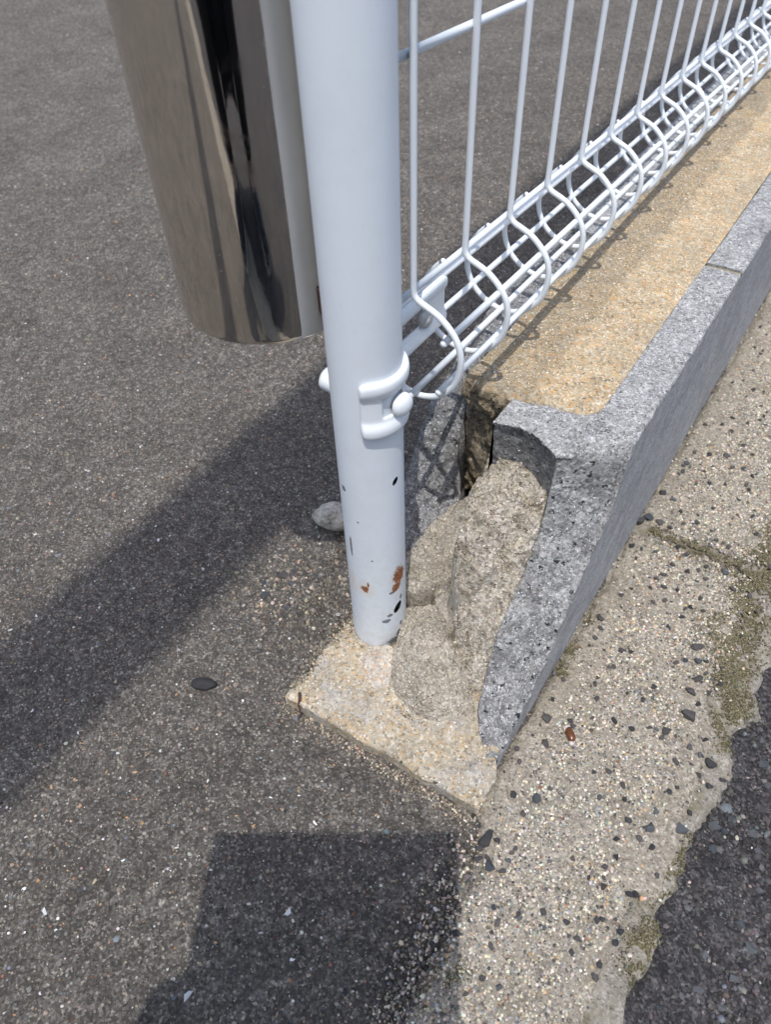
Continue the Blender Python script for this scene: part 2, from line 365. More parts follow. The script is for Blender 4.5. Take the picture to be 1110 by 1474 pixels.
def m_post():
    s = NT('post_white_paint')
    c = s.mix(s.ramp(s.noise(26, 6, 0.7), [(0.46, 0.0), (0.7, 0.28)]), (0.675, 0.725, 0.765), (0.55, 0.59, 0.62))
    # grime low down, concrete dust
    sx = s.n('ShaderNodeSeparateXYZ'); s.l(s.co.outputs['Object'], sx.inputs[0])
    low = s.math('MULTIPLY', s.ramp(sx.outputs['Z'], [(0.0, 1.0), (0.20, 0.0)]), s.ramp(s.noise(140, 5, 0.75), [(0.46, 0.0), (0.66, 0.55)]))
    c = s.mix(low, c, (0.55, 0.53, 0.50))
    def onp(a, z): return (0.0254 * math.cos(R(a)), 0.0254 * math.sin(R(a)), z)
    halo, rust, chip = [], [], []
    for a, z, r in ((-9, .095, (.012, .012, .024)), (-79, .090, (.010, .010, .014)), (-112, .092, (.008, .008, .022))):
        halo.append(s.blob(onp(a, z), r, 0.8, 0.25, 150))
    for a, z, r in ((-6, .100, (.0072, .0082, .0125)), (-15, .087, (.0056, .0056, .0065)), (-80, .090, (.0042, .0042, .0046)), (-73, .097, (.0012, .0026, .0035))):
        rust.append(s.blob(onp(a, z), r, 0.30, 0.95, 300))
    for a, z, r in ((-40, .043, (.0042, .0042, .0028)), (-32, .050, (.003, .003, .0024)), (-24, .082, (.0038, .0038, .0022)), (-2, .068, (.0018, .0018, .004)), (-4, .028, (.002, .002, .0036)),
                    (-22, .008, (.0085, .0085, .0052)), (-8, .016, (.004, .005, .0045)), (-106, .140, (.0014, .0026, .0125)), (-113, .205, (.003, .003, .003)), (-62, .130, (.0011, .0011, .0012)), (-84, .175, (.0009, .0009, .0009))):
        chip.append(s.blob(onp(a, z), r, 0.2, 0.8, 380))
    def mx(l):
        o = l[0]
        for q in l[1:]: o = s.math('MAXIMUM', o, q)
        return o
    c = s.mix(s.math('MULTIPLY', mx(halo), 0.32), c, (0.62, 0.47, 0.27))
    cm = mx(chip); c = s.mix(cm, c, s.ramp(s.noise(600, 3), [(0.35, (0.10, 0.105, 0.11)), (0.65, (0.26, 0.27, 0.28))]))
    rm = mx(rust); c = s.mix(rm, c, s.ramp(s.noise(480, 4, 0.7), [(0.3, (0.10, 0.035, 0.015)), (0.55, (0.30, 0.105, 0.035)), (0.75, (0.47, 0.23, 0.10))]))
    rim = s.ramp(s.math('ADD', sx.outputs['Z'], s.math('MULTIPLY', s.noise(200, 4), 0.006)), [(0.0, 1.0), (0.0055, 1.0), (0.0075, 0.0)])
    c = s.mix(s.math('MULTIPLY', rim, 0.55), c, (0.40, 0.33, 0.24))
    mpv = s.n('ShaderNodeMapping'); mpv.inputs['Scale'].default_value = (130, 130, 900); mpv.inputs['Rotation'].default_value = (.35, .2, 0); s.l(s.co.outputs['Object'], mpv.inputs['Vector'])
    scr = s.math('MULTIPLY', s.ramp(s.noise(1.0, 2, 0.5, vec=mpv.outputs[0]), [(0.66, 0.0), (0.70, 1.0)]), s.ramp(s.noise(34, 3), [(0.50, 0.0), (0.60, 1.0)]))
    scr = s.math('MULTIPLY', scr, s.ramp(sx.outputs['Z'], [(0.10, 1.0), (0.26, 0.12)]))
    c = s.mix(s.math('MULTIPLY', scr, 0.35), c, (0.42, 0.44, 0.46))
    spk = s.math('MULTIPLY', s.ramp(s.noise(420, 2, 0.5), [(0.71, 0.0), (0.75, 1.0)]), s.ramp(sx.outputs['Z'], [(0.03, 0.8), (0.22, 0.15)]))
    c = s.mix(s.math('MULTIPLY', spk, 0.7), c, (0.33, 0.29, 0.24))
    both = s.math('MAXIMUM', rm, cm)
    rough = s.math('MULTIPLY_ADD', both, 0.4, 0.36)
    n = s.bump(s.noise(300, 2, 0.5), 0.08, 0.0006)
    n = s.bump(s.math('ADD', s.math('MULTIPLY', both, -1.0), s.math('MULTIPLY', rm, s.noise(700, 3))), 0.7, 0.0008, n)
    return s.done(c, rough, n, spec=0.45)
M['post'] = m_post()

def m_steel():
    s = NT('polished_stainless_steel')
    c = s.mix(s.ramp(s.noise(30, 4, 0.6), [(0.4, 0.0), (0.7, 0.5)]), (0.70, 0.655, 0.60), (0.58, 0.54, 0.49))
    mp = s.n('ShaderNodeMapping'); mp.inputs['Scale'].default_value = (900, 900, 18); s.l(s.co.outputs['Object'], mp.inputs['Vector'])
    streak = s.noise(1.0, 3, 0.6, vec=mp.outputs[0])
    spots = s.math('MULTIPLY', s.ramp(s.noise(210, 3, 0.6), [(0.70, 0.0), (0.76, 1.0)]), s.ramp(s.noise(40, 3), [(0.5, 0.0), (0.62, 1.0)]))
    c = s.mix(s.math('MULTIPLY', spots, 0.6), c, (0.30, 0.26, 0.20))
    smear = s.ramp(s.noise(38, 5, 0.65, dist=1.2), [(0.50, 0.0), (0.70, 0.14)])
    rough = s.math('ADD', s.math('ADD', s.math('MULTIPLY_ADD', streak, 0.05, 0.02), smear), s.math('MULTIPLY', spots, 0.4))
    n = s.bump(s.noise(11, 2, 0.45), 0.22, 0.004)
    n = s.bump(s.noise(260, 2, 0.5), 0.02, 0.0005, n)
    return s.done(c, rough, n, metal=1.0)
M['steel'] = m_steel()

def m_plain(name, c, rough=0.6, metal=0.0, amt=0.25, scale=180):
    s = NT(name)
    k = s.mix(s.ramp(s.noise(scale, 4, 0.7), [(0.4, 0.0), (0.7, 1.0)]), c, tuple(q * (1 - amt) for q in c))
    return s.done(k, rough, s.bump(s.noise(scale * 3, 3), 0.2, 0.0006), metal=metal)
M['bolt'] = m_plain('zinc_bolt', (0.42, 0.43, 0.43), 0.5, 0.3)
M['dark'] = m_plain('dark_gap', (0.02, 0.02, 0.02), 0.8)
M['husk'] = m_plain('brown_husk', (0.13, 0.045, 0.015), 0.18, amt=0.5, scale=300)
M['husk_tip'] = m_plain('pale_husk_tip', (0.55, 0.50, 0.48), 0.4)
M['twig'] = m_plain('red_brown_twig', (0.06, 0.028, 0.022), 0.75)
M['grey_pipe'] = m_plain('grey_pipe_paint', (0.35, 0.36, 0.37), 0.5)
M['jacket'] = m_plain('dark_jacket', (0.018, 0.02, 0.026), 0.9)
M['trousers'] = m_plain('black_trousers', (0.010, 0.010, 0.012), 0.9)
M['skin'] = m_plain('skin', (0.50, 0.32, 0.23), 0.55, amt=0.12)
M['hair'] = m_plain('black_hair', (0.012, 0.010, 0.009), 0.5)
M['tablet'] = m_plain('tablet_case', (0.015, 0.015, 0.017), 0.5)
M['screen'] = m_plain('tablet_glass', (0.02, 0.02, 0.022), 0.05)
M['shoe'] = m_plain('dark_shoe', (0.02, 0.022, 0.032), 0.6)
M['sole'] = m_plain('pale_sole', (0.55, 0.5, 0.42), 0.8)

# ------------------------------------------------------------------ ground
def ground_h(x, y):
    """height of the lot asphalt: uneven, heaved where it meets the broken wall end"""
    x = np.asarray(x, dtype=np.float64); y = np.asarray(y, dtype=np.float64)
    p = np.stack([x, y, np.zeros_like(x)], -1)
    h = 0.0022 * fbm(p, 9, 3, 3) + 0.0009 * fbm(p, 70, 3, 11) - 0.002
    g = np.exp(-(((x + 0.075) / 0.05) ** 2 + ((y - 0.01) / 0.085) ** 2))
    h = h + g * (0.012 + 0.011 * fbm(p, 38, 5, 21, .62))
    e = np.exp(-(((x - 0.05) / 0.14) ** 2)) * np.exp(-(((y + 0.125) / 0.012) ** 2))
    h = h - 0.0055 * e
    lf = np.exp(-((x + 0.036) / 0.010) ** 2) * np.clip((y + 0.115) / 0.02, 0, 1) * np.clip((0.03 - y) / 0.03, 0, 1)
    h = h + lf * (0.0095 + 0.006 * fbm(p, 70, 4, 23, .65))
    # falls a little under the gutter so that its bed covers it
    h = h - 0.006 * np.clip((x - 0.178) / 0.02, 0, 1)
    return h

def axis(segs):
    out = []
    for a, b, d in segs: out.append(np.arange(a, b, d))
    return np.concatenate(out + [[segs[-1][1]]])
gx = axis([(-60, -10, 10), (-10, -3, 0.5), (-3, -1.2, 0.05), (-1.2, -0.5, 0.008), (-0.5, 0.21, 0.0032)])
gy = axis([(-60, -10, 10), (-10, -2, 0.5), (-2, -0.5, 0.05), (-0.5, 0.45, 0.0032), (0.45, 1.6, 0.008), (1.6, 4, 0.05), (4, 12, 0.5), (12, 60, 8)])
X, Y = np.meshgrid(gx, gy, indexing='ij')
Zg = ground_h(X, Y)
V = np.stack([X, Y, Zg], -1).reshape(-1, 3)
asphalt = build('asphalt', V, flip(grid_faces(len(gx), len(gy))), M['asphalt'], smooth=True)
tag(asphalt, 'dark worn asphalt of the lot with fine stones showing', 'asphalt', kind='structure')
# road on the far side of the gutter
rxs = axis([(0.25, 0.55, 0.004), (0.55, 1.2, 0.03), (1.2, 6, 0.4), (6, 60, 6)])
rys = axis([(-60, -6, 6), (-6, -0.5, 0.2), (-0.5, 0.6, 0.004), (0.6, 2, 0.03), (2, 6, 0.4), (6, 60, 6)])
X, Y = np.meshgrid(rxs, rys, indexing='ij'); p = np.stack([X, Y, 0 * X], -1)
Zr = -0.0045 + 0.0016 * fbm(p, 60, 4, 33) + 0.002 * fbm(p, 12, 3, 34)
road = build('road', np.stack([X, Y, Zr], -1).reshape(-1, 3), flip(grid_faces(len(rxs), len(rys))), M['road'], smooth=True)
tag(road, 'dark coarse road asphalt beyond the concrete gutter', 'road', kind='structure')
gr = build('ground', [[-80, -80, -.05], [80, -80, -.05], [80, 80, -.05], [-80, 80, -.05]], [[0, 1, 2, 3]], M['earth'])
tag(gr, 'ground under the paving', 'ground', kind='structure')

# gutter: a mortar bed with a ragged road edge, and cast slabs on it
gut = empty('concrete_gutter', (0.245, 0.0, 0.0), 'pale concrete gutter strip of pebbly slabs beside the block wall', 'gutter', kind='structure')
bx = np.linspace(0, 1, 44); by = axis([(-3, -0.5, 0.05), (-0.5, 0.7, 0.004), (0.7, 4, 0.05)])
T_, Yb = np.meshgrid(bx, by, indexing='ij')
yy = np.stack([by, 0 * by, 0 * by], -1)
left = np.where(by < -0.10, 0.179 + 0.010 * fbm(yy, 34, 6, 41, .7), 0.150)
left = np.where((by >= -0.13) & (by < -0.10), 0.150 + (0.176 - 0.150) * np.clip((-0.10 - by) / 0.03, 0, 1), left)
right = 0.331 + 0.012 * fbm(yy, 26, 5, 43) + 0.012 * np.clip((by - .02) / .2, 0, 1)
Xb = left[None, :] * (1 - T_) + right[None, :] * T_
p = np.stack([Xb, Yb, 0 * Xb], -1)
Zb = 0.0005 + 0.0010 * fbm(p, 55, 4, 45) - 0.012 * np.clip((T_ - 0.965) / 0.035, 0, 1) - 0.006 * np.clip((0.10 - T_) / 0.10, 0, 1)
build('mortar_bed', np.stack([Xb, Yb, Zb], -1).reshape(-1, 3), flip(grid_faces(*Xb.shape)), M['gutter_bed'], gut, smooth=True)

def slab_part(y0, y1, seed):
    n, m = 60, max(30, int((y1 - y0) / 0.004))
    u = np.linspace(0, 1, n); v = np.linspace(0, 1, m); U, W = np.meshgrid(u, v, indexing='ij')
    yv = y0 + (y1 - y0) * v; q = np.stack([yv, 0 * yv, 0 * yv], -1)
    l_ = np.where(yv < -0.12, 0.186, 0.1615) + 0.003 * fbm(q, 40, 3, seed)
    l_ = np.where((yv < -0.10) & (yv > -0.14), 0.1615 + 0.0245 * np.clip((-0.10 - yv) / 0.04, 0, 1), l_)
    r_ = 0.296 + 0.006 * fbm(q, 18, 4, seed + 1)
    r_ = r_ - 0.035 * np.exp(-((y1 - yv) / 0.014) ** 1.0) - 0.03 * np.exp(-((yv - y0) / 0.012)) + 0.022 * np.clip((0.1 - yv) / .1, 0, 1) * (yv > -.09) - .0 * yv
    Xs = l_[None] * (1 - U) + r_[None] * U; Ys = np.broadcast_to(yv[None], Xs.shape) + 0.003 * fbm(np.stack([Xs, 0 * Xs + seed, 0 * Xs], -1), 40, 3, seed + 3)
    ed = np.minimum.reduce([U * 0.13, (1 - U) * 0.13, W * (y1 - y0), (1 - W) * (y1 - y0)])
    Zs = 0.0042 + 0.0006 * fbm(np.stack([Xs, Ys, 0 * Xs], -1), 90, 3, seed + 4) - 0.0075 * np.exp(-ed / 0.0035)
    return build('slab', np.stack([Xs, Ys, Zs], -1).reshape(-1, 3), flip(grid_faces(n, m)), M['gutter'], gut, smooth=True)
slab_part(-0.64, 0.2585, 61); slab_part(0.2725, 0.87, 71); slab_part(0.884, 1.48, 81); slab_part(1.494, 2.1, 91)

# ---- loose and embedded aggregate: real faceted grains
def grain_template():
    k = 5; a = np.arange(k) * 2 * np.pi / k
    V = [[0, 0, 1.0]] + [[0.72 * np.cos(t), 0.72 * np.sin(t), 0.62] for t in a] + [[np.cos(t + .3), np.sin(t + .3), -0.35] for t in a]
    F = [[0, 1 + j, 1 + (j + 1) % k] for j in range(k)] + [[1 + j, 6 + j, 6 + (j + 1) % k, 1 + (j + 1) % k] for j in range(k)]
    return np.array(V), np.array([f for f in F if len(f) == 3]), np.array([f for f in F if len(f) == 4])

def grains(name, xy, z, rad, cols, parent, flat=0.55, sink=0.25):
    n = len(xy); TV, T3, T4 = grain_template(); k = len(TV)
    th = rng.uniform(0, 2 * np.pi, n); an = rng.uniform(0.62, 1.0, n); fl = flat * rng.uniform(0.7, 1.25, n)
    V = TV[None] * np.stack([rad, rad * an, rad * fl], -1)[:, None, :]
    V = V * (1 + rng.uniform(-0.20, 0.20, (n, k, 1)))
    tl = rng.normal(0, 0.18, (n, 2)); V[..., 2] += V[..., 0] * tl[:, None, 0] + V[..., 1] * tl[:, None, 1]
    c, s_ = np.cos(th)[:, None], np.sin(th)[:, None]
    x = V[..., 0] * c - V[..., 1] * s_ + xy[:, 0:1]; y = V[..., 0] * s_ + V[..., 1] * c + xy[:, 1:2]
    zz = V[..., 2] + z[:, None] - sink * rad[:, None] * fl[:, None]
    P = np.stack([x, y, zz], -1).reshape(-1, 3)
    base = np.array(wloc(parent)); P = P - base
    off = (np.arange(n) * k)[:, None, None]
    f3 = (T3[None] + off).reshape(-1, 3); f4 = (T4[None] + off).reshape(-1, 4)
    me = bpy.data.meshes.new(name)
    me.vertices.add(len(P)); me.vertices.foreach_set('co', P.astype(np.float32).ravel())
    nl = f3.size + f4.size; me.loops.add(nl)
    me.loops.foreach_set('vertex_index', np.concatenate([f3.ravel(), f4.ravel()]).astype(np.int32))
    ls = np.concatenate([np.arange(len(f3)) * 3, f3.size + np.arange(len(f4)) * 4]).astype(np.int32)
    me.polygons.add(len(ls)); me.polygons.foreach_set('loop_start', ls)
    try: me.polygons.foreach_set('loop_total', np.r_[np.full(len(f3), 3), np.full(len(f4), 4)].astype(np.int32))
    except Exception: pass
    at = me.attributes.new('stone_colour', 'FLOAT_COLOR', 'POINT')
    cc = np.ones((n, k, 4), np.float32); cc[..., :3] = cols[:, None, :]
    at.data.foreach_set('color', cc.ravel())
    me.materials.append(M['stones']); me.update(calc_edges=True); me.validate()
    o = bpy.data.objects.new(name, me); col.objects.link(o); o.parent = parent
    o['kind'] = 'stuff'
    return o

def pick(n, table):
    """table: (weight, rgb, spread)"""
    wts = np.array([t[0] for t in table]); idx = rng.choice(len(table), n, p=wts / wts.sum())
    base = np.array([t[1] for t in table])[idx]; sp = np.array([t[2] for t in table])[idx]
    return np.clip(base * np.exp(rng.normal(0, 1, n) * sp)[:, None] * (1 + rng.normal(0, .05, (n, 3))), 0.01, 0.85)

ASPH = [(4.4, (.058, .053, .047), .4), (3.0, (.112, .102, .090), .35), (1.9, (.20, .18, .15), .3), (.55, (.30, .25, .185), .25), (.3, (.32, .19, .10), .25), (.4, (.13, .15, .165), .3), (.28, (.55, .54, .52), .2), (.12, (.22, .09, .05), .3)]
def in_wall(x, y): return (x > -0.032) & (x < 0.165) & (y > -0.106)
def scatter_lot(n, x0, x1, y0, y1, r0, r1):
    x = rng.uniform(x0, x1, n); y = rng.uniform(y0, y1, n)
    k = ~in_wall(x, y) & ~((x > 0.172) & (y < -0.09)) & ~(x > 0.178); x, y = x[k], y[k]
    r = r0 + (r1 - r0) * rng.beta(1.1, 4.5, len(x))
    return x, y, r
sets = [scatter_lot(62000, -0.60, 0.19, -0.47, 0.46, .0006, .0029), scatter_lot(12000, -1.25, -0.62, -0.4, 1.1, .0013, .0040), scatter_lot(13000, -0.62, -0.02, 0.5, 1.7, .0013, .0040), scatter_lot(7000, -2.4, -0.62, 1.0, 2.6, .002, .0045)]
x = np.concatenate([s_[0] for s_ in sets]); y = np.concatenate([s_[1] for s_ in sets]); r = np.concatenate([s_[2] for s_ in sets])
grains('aggregate', np.stack([x, y], 1), ground_h(x, y), r, pick(len(x), ASPH), asphalt, flat=0.5, sink=0.38)
n = 1500; x = rng.uniform(-.62, .19, n); y = rng.uniform(-.47, .5, n); k = ~in_wall(x, y) & (x < .172); x, y = x[k], y[k]
grains('aggregate', np.stack([x, y], 1), ground_h(x, y), .0022 + .0034 * rng.beta(1, 4, len(x)), pick(len(x), [(4, (.055, .054, .055), .35), (2, (.105, .10, .095), .3), (1.2, (.13, .15, .17), .2), (.5, (.30, .24, .17), .25), (.25, (.45, .43, .40), .2)]), asphalt, flat=.40, sink=.62)
# crumbled, pale, coarse patch by the foot of the wall
n = 800; x = rng.normal(-0.100, .030, n); y = rng.normal(-0.008, .03, n); k = x < -0.03
x, y = x[k], y[k]; r = .001 + .0042 * rng.beta(1, 5, len(x))
grains('crumbs', np.stack([x, y], 1), ground_h(x, y), r, pick(len(x), [(2, (.27, .225, .165), .25), (2.4, (.16, .14, .115), .3), (3.4, (.07, .066, .06), .3), (.6, (.40, .36, .29), .2)]), asphalt, flat=0.7, sink=0.2)

GUT = [(4, (.47, .415, .325), .22), (3.2, (.35, .305, .235), .25), (1.5, (.62, .59, .52), .12), (.8, (.42, .285, .16), .2), (3.2, (.20, .19, .17), .3), (2.4, (.085, .085, .083), .35), (1.0, (.24, .26, .268), .25), (.16, (.20, .085, .055), .2)]
n = 62000; x = rng.uniform(.158, .312, n); y = rng.uniform(-.62, .95, n) ; dens = vnoise(np.stack([x * 22, y * 22, 0 * x], -1), 5) * .5 + .5
edge = np.minimum((x - .172) / .03, (.300 - x) / .03)
ok = (rng.uniform(0, 1, n) < np.clip(edge, .06, 1) * np.clip(dens * 1.9 + .15, 0, 1)) & ~((np.abs(y - .2655) < .009)) & ~((y < -.11) & (x < .19))
x, y = x[ok], y[ok]; r = .0006 + .0018 * rng.beta(1.5, 3.2, len(x))
grains('aggregate', np.stack([x, y], 1), np.full(len(x), .0044), r, pick(len(x), GUT), gut, flat=0.55, sink=0.30)
n = 4200; y = rng.uniform(-.50, -.095, n); x = .180 + rng.normal(0, .013, n)
grains('grit', np.stack([x, y], 1), np.where(x > .18, .0020, .0002), .0008 + .0024 * rng.beta(1.1, 4, n), pick(n, [(4, (.075, .07, .064), .35), (2.4, (.17, .155, .13), .3), (2.2, (.36, .31, .24), .25), (.7, (.55, .51, .44), .15), (.4, (.16, .18, .19), .2)]), gut, flat=.6, sink=.25)
t = rng.uniform(0, 6.283, 900); rr_ = .0262 + np.abs(rng.normal(0, .006, 900)); x = rr_ * np.cos(t); y = rr_ * np.sin(t); k = (y < .012) & (x < .024); 
dirtx = [x[k], rng.uniform(-.034, .165, 900), -.034 + rng.normal(0, .005, 800)]; dirty = [y[k], -.1125 + rng.normal(0, .0030, 900), rng.uniform(-.10, .03, 800)]
x = np.concatenate(dirtx); y = np.concatenate(dirty); onl = (x > -.031) & (y > -.106)
grains('grit', np.stack([x, y], 1), np.where(onl, .0118, ground_h(x, y)), .0006 + .0018 * rng.beta(1.1, 4, len(x)), pick(len(x), [(4, (.09, .078, .06), .35), (2.6, (.19, .16, .12), .3), (1.6, (.36, .30, .22), .25), (.5, (.5, .46, .38), .15)]), asphalt, flat=.7, sink=.2)
t = rng.uniform(0, 1, 700); mc = resample([(.030, -.046, 0), (.046, -.0585, 0), (.066, -.0655, 0), (.090, -.0665, 0), (.112, -.0600, 0), (.124, -.046, 0)], 200)[(t * 199).astype(int)]
x = mc[:, 0] + rng.normal(0, .0026, 700); y = mc[:, 1] + rng.normal(0, .0022, 700)
grains('grit', np.stack([x, y], 1), np.full(700, .0120), rng.uniform(.0003, .0009, 700), pick(700, [(2, (.07, .06, .04), .35), (2, (.14, .12, .085), .3), (2, (.30, .26, .19), .2)]), asphalt, flat=.9, sink=.2)
ROADC = [(5, (.040, .038, .038), .4), (3, (.085, .080, .079), .35), (1, (.10, .112, .122), .25), (.6, (.10, .075, .075), .25), (.35, (.22, .20, .18), .3), (.1, (.5, .49, .47), .2)]
n = 14000; x = rng.uniform(.322, .58, n); y = rng.uniform(-.35, .50, n); r = .0008 + .0050 * rng.beta(1, 5, n)
grains('aggregate', np.stack([x, y], 1), np.full(n, -.0042), r, pick(n, ROADC), road, flat=0.45, sink=0.3)

# ---- single stones that can be picked out, sharing a few meshes
def stone_mesh(name, seed, mat, npts=16, flat=0.6):
    """angular chip: hull of a few random points"""
    rg = np.random.default_rng(seed); P = rg.normal(0, 1, (npts, 3)); P /= np.linalg.norm(P, axis=1, keepdims=True)
    P *= rg.uniform(.72, 1.1, (npts, 1)); P[:, 2] *= flat
    bm = bmesh.new()
    for q in P: bm.verts.new(q)
    r_ = bmesh.ops.convex_hull(bm, input=list(bm.verts))
    bmesh.ops.delete(bm, geom=[v for v in bm.verts if not v.link_faces], context='VERTS')
    me = bpy.data.meshes.new(name); bm.to_mesh(me); bm.free(); me.materials.append(mat); me.update(); return me
DK = [stone_mesh('stone', 100 + i, M['dark_stone'], 20) for i in range(7)]
BL = [stone_mesh('stone', 200 + i, M['blue_stone'], 13) for i in range(6)]
WH = [stone_mesh('white_chip', 300 + i, M['white_chip'], 9, .35) for i in range(7)]
TN = [stone_mesh('tan_chip', 400 + i, M['tan_chip'], 10, .5) for i in range(4)]
def put(name, meshes, x, y, z, rad, parent, sq=None, flat=1.0):
    o = bpy.data.objects.new(name, random.choice(meshes)); col.objects.link(o); o.parent = parent
    o.location = Vector((x, y, z)) - wloc(parent)
    a = sq or random.uniform(0.62, 0.95)
    o.scale = (rad, rad * a, rad * random.uniform(.5, .8) * flat); o.rotation_euler = (random.uniform(-.2, .2), random.uniform(-.2, .2), random.uniform(0, 6.28))
    return o
STONES = [(0.2105, 0.2564, 0, 0.85), (0.1925, 0.2371, 1, 0.85), (0.221, 0.2511, 0, 0.85), (0.2128, 0.2288, 0, 0.85), (0.21, 0.2118, 0, 0.85), (0.2047, 0.2025, 0, 0.85), (0.2284, 0.2283, 0, 0.85), (0.2432, 0.2457, 0, 0.85), (0.261, 0.2477, 1, 1.5), (0.2476, 0.2282, 0, 0.85), (0.2376, 0.2366, 0, 0.85), (0.2152, 0.1967, 0, 0.85), (0.2502, 0.2016, 0, 0.85), (0.274, 0.2309, 0, 0.85), (0.1753, 0.1256, 0, 1.2), (0.1808, 0.1155, 0, 0.85), (0.1799, 0.1024, 0, 0.85), (0.2454, 0.1858, 0, 0.85), (0.2356, 0.1517, 0, 0.85), (0.2426, 0.1696, 0, 0.85), (0.2659, 0.1443, 0, 1.6), (0.2609, 0.1233, 1, 0.85), (0.2713, 0.129, 1, 1.3), (0.278, 0.132, 0, 0.85), (0.2765, 0.1106, 0, 1.3), (0.2762, 0.0945, 0, 1.5), (0.2894, 0.1016, 0, 0.85), (0.2827, 0.0698, 0, 2.1), (0.2852, 0.0847, 0, 0.85), (0.2697, 0.045, 0, 1.4), (0.2919, 0.0411, 0, 0.85), (0.2857, 0.0215, 0, 0.85), (0.3106, 0.0374, 0, 1.5), (0.3061, 0.0226, 0, 0.85), (0.3246, 0.0288, 0, 0.85), (0.3159, 0.0173, 0, 0.85), (0.1739, 0.02, 0, 0.85), (0.1775, 0.0005, 0, 1.5), (0.1953, 0.0088, 0, 0.85), (0.1856, -0.0222, 0, 1.1), (0.1676, -0.0396, 0, 0.85), (0.1748, -0.0491, 0, 0.85), (0.1828, -0.0774, 0, 0.85), (0.1999, -0.0698, 1, 1.6), (0.1963, -0.0873, 0, 0.85), (0.1807, -0.1209, 0, 2), (0.18, -0.1304, 0, 0.85), (0.1889, -0.1172, 0, 0.85), (0.1888, -0.1335, 0, 0.85), (0.1928, -0.1382, 1, 1.4), (0.2027, -0.1261, 1, 0.85), (0.2029, -0.1359, 0, 0.85), (0.183, -0.1372, 0, 0.85), (0.1999, 0.0554, 0, 0.85), (0.2068, 0.0817, 0, 0.85), (0.2071, 0.0418, 0, 0.85), (0.228, 0.0296, 0, 0.85), (0.2441, 0.0305, 0, 0.85), (0.2414, -0.0169, 0, 0.85), (0.2561, -0.0215, 0, 0.85), (0.27, -0.047, 0, 0.85), (0.2863, -0.0434, 1, 1.4), (0.2827, -0.0556, 0, 0.85), (0.2932, -0.0569, 0, 0.85), (0.2676, -0.0653, 0, 0.85), (0.291, -0.0988, 0, 0.85), (0.286, -0.0275, 1, 0.85), (0.3068, -0.0297, 1, 1.9), (0.3092, -0.0127, 0, 0.85), (0.2895, -0.0061, 0, 0.85), (0.2722, -0.0785, 0, 0.85), (0.268, -0.0899, 0, 0.85), (0.2586, -0.1422, 0, 0.85), (0.2417, -0.1453, 0, 0.85), (0.2774, -0.1289, 0, 0.85), (0.2943, -0.127, 0, 0.85), (0.27, -0.1477, 0, 0.85), (0.2193, -0.186, 0, 0.85), (0.2162, -0.1696, 0, 0.85), (0.2941, -0.136, 0, 0.85), (0.2695, -0.1581, 0, 0.85), (0.2906, -0.164, 0, 0.85), (0.2723, -0.1039, 0, 0.85), (0.2239, -0.2071, 0, 0.85), (0.1683, 0.2318, 0, 0.85), (0.246, 0.0813, 0, 0.85), (0.2069, 0.102, 0, 0.85), (0.2419, 0.063, 0, 0.85), (0.1941, 0.4168, 0, 1.1), (0.1762, 0.3875, 1, 1.2), (0.1772, 0.3722, 0, 1.1), (0.1968, 0.3602, 0, 0.85), (0.1689, 0.3253, 0, 1.3), (0.1826, 0.3218, 1, 1.2), (0.1634, 0.2713, 0, 1.4), (0.1687, 0.2805, 1, 1.6), (0.1822, 0.2799, 0, 1.3), (0.2117, 0.4248, 0, 1.2), (0.1954, 0.3081, 0, 0.85), (0.2354, 0.4137, 0, 0.85), (0.247, 0.4051, 0, 0.85), (0.2234, 0.408, 0, 0.85), (0.2248, 0.3764, 1, 0.85), (0.2164, 0.3011, 1, 0.85), (0.2418, 0.2866, 0, 0.85), (0.2749, 0.3179, 0, 0.85), (0.2044, 0.2922, 0, 0.85), (0.2551, 0.2836, 0, 0.9), (0.194, 0.2784, 0, 0.85), (0.2055, 0.5686, 0, 0.85), (0.1916, 0.4789, 0, 0.85), (0.1786, 0.4112, 0, 0.85), (0.2238, 0.4534, 0, 0.85), (0.1754, 0.719, 0, 0.85), (0.1736, 0.468, 0, 0.85)]
for x, y, c, s_ in STONES:
    put('stone', BL if c else DK, x, y, 0.0060 if x < .3 else .003, .0042 * s_, gut)
for i in range(150):
    put('stone', DK if random.random() < .8 else BL, random.uniform(.172, .305), random.uniform(-.26, .75), 0.0058, random.uniform(.0020, .0036), gut)
ROADST = [(0.3395, 0.0046, 1.5), (0.3304, -0.009, 1.8), (0.3342, -0.0263, 1.9), (0.3381, -0.0087, 1.2), (0.3497, 0.0655, 2), (0.3527, -0.1299, 2.4), (0.3385, -0.1259, 1.6), (0.3516, -0.1039, 1.6), (0.3651, -0.0095, 1.3), (0.3568, 0.048, 1.4), (0.3426, 0.0876, 1.5), (0.368, -0.0703, 1.4), (0.3466, -0.1398, 1.8), (0.3738, -0.108, 1.6), (0.3713, -0.1308, 1.5), (0.3784, -0.0828, 2), (0.3738, -0.0383, 1.2), (0.3352, -0.1541, 1.4)]
for x, y, s_ in ROADST: put('stone', BL, x, y, -0.0046, .0032 * s_, road)
for i in range(90): put('stone', BL if random.random() < .35 else DK, random.uniform(.34, .44), random.uniform(-.25, .22), -0.0048, random.uniform(.002, .006), road)
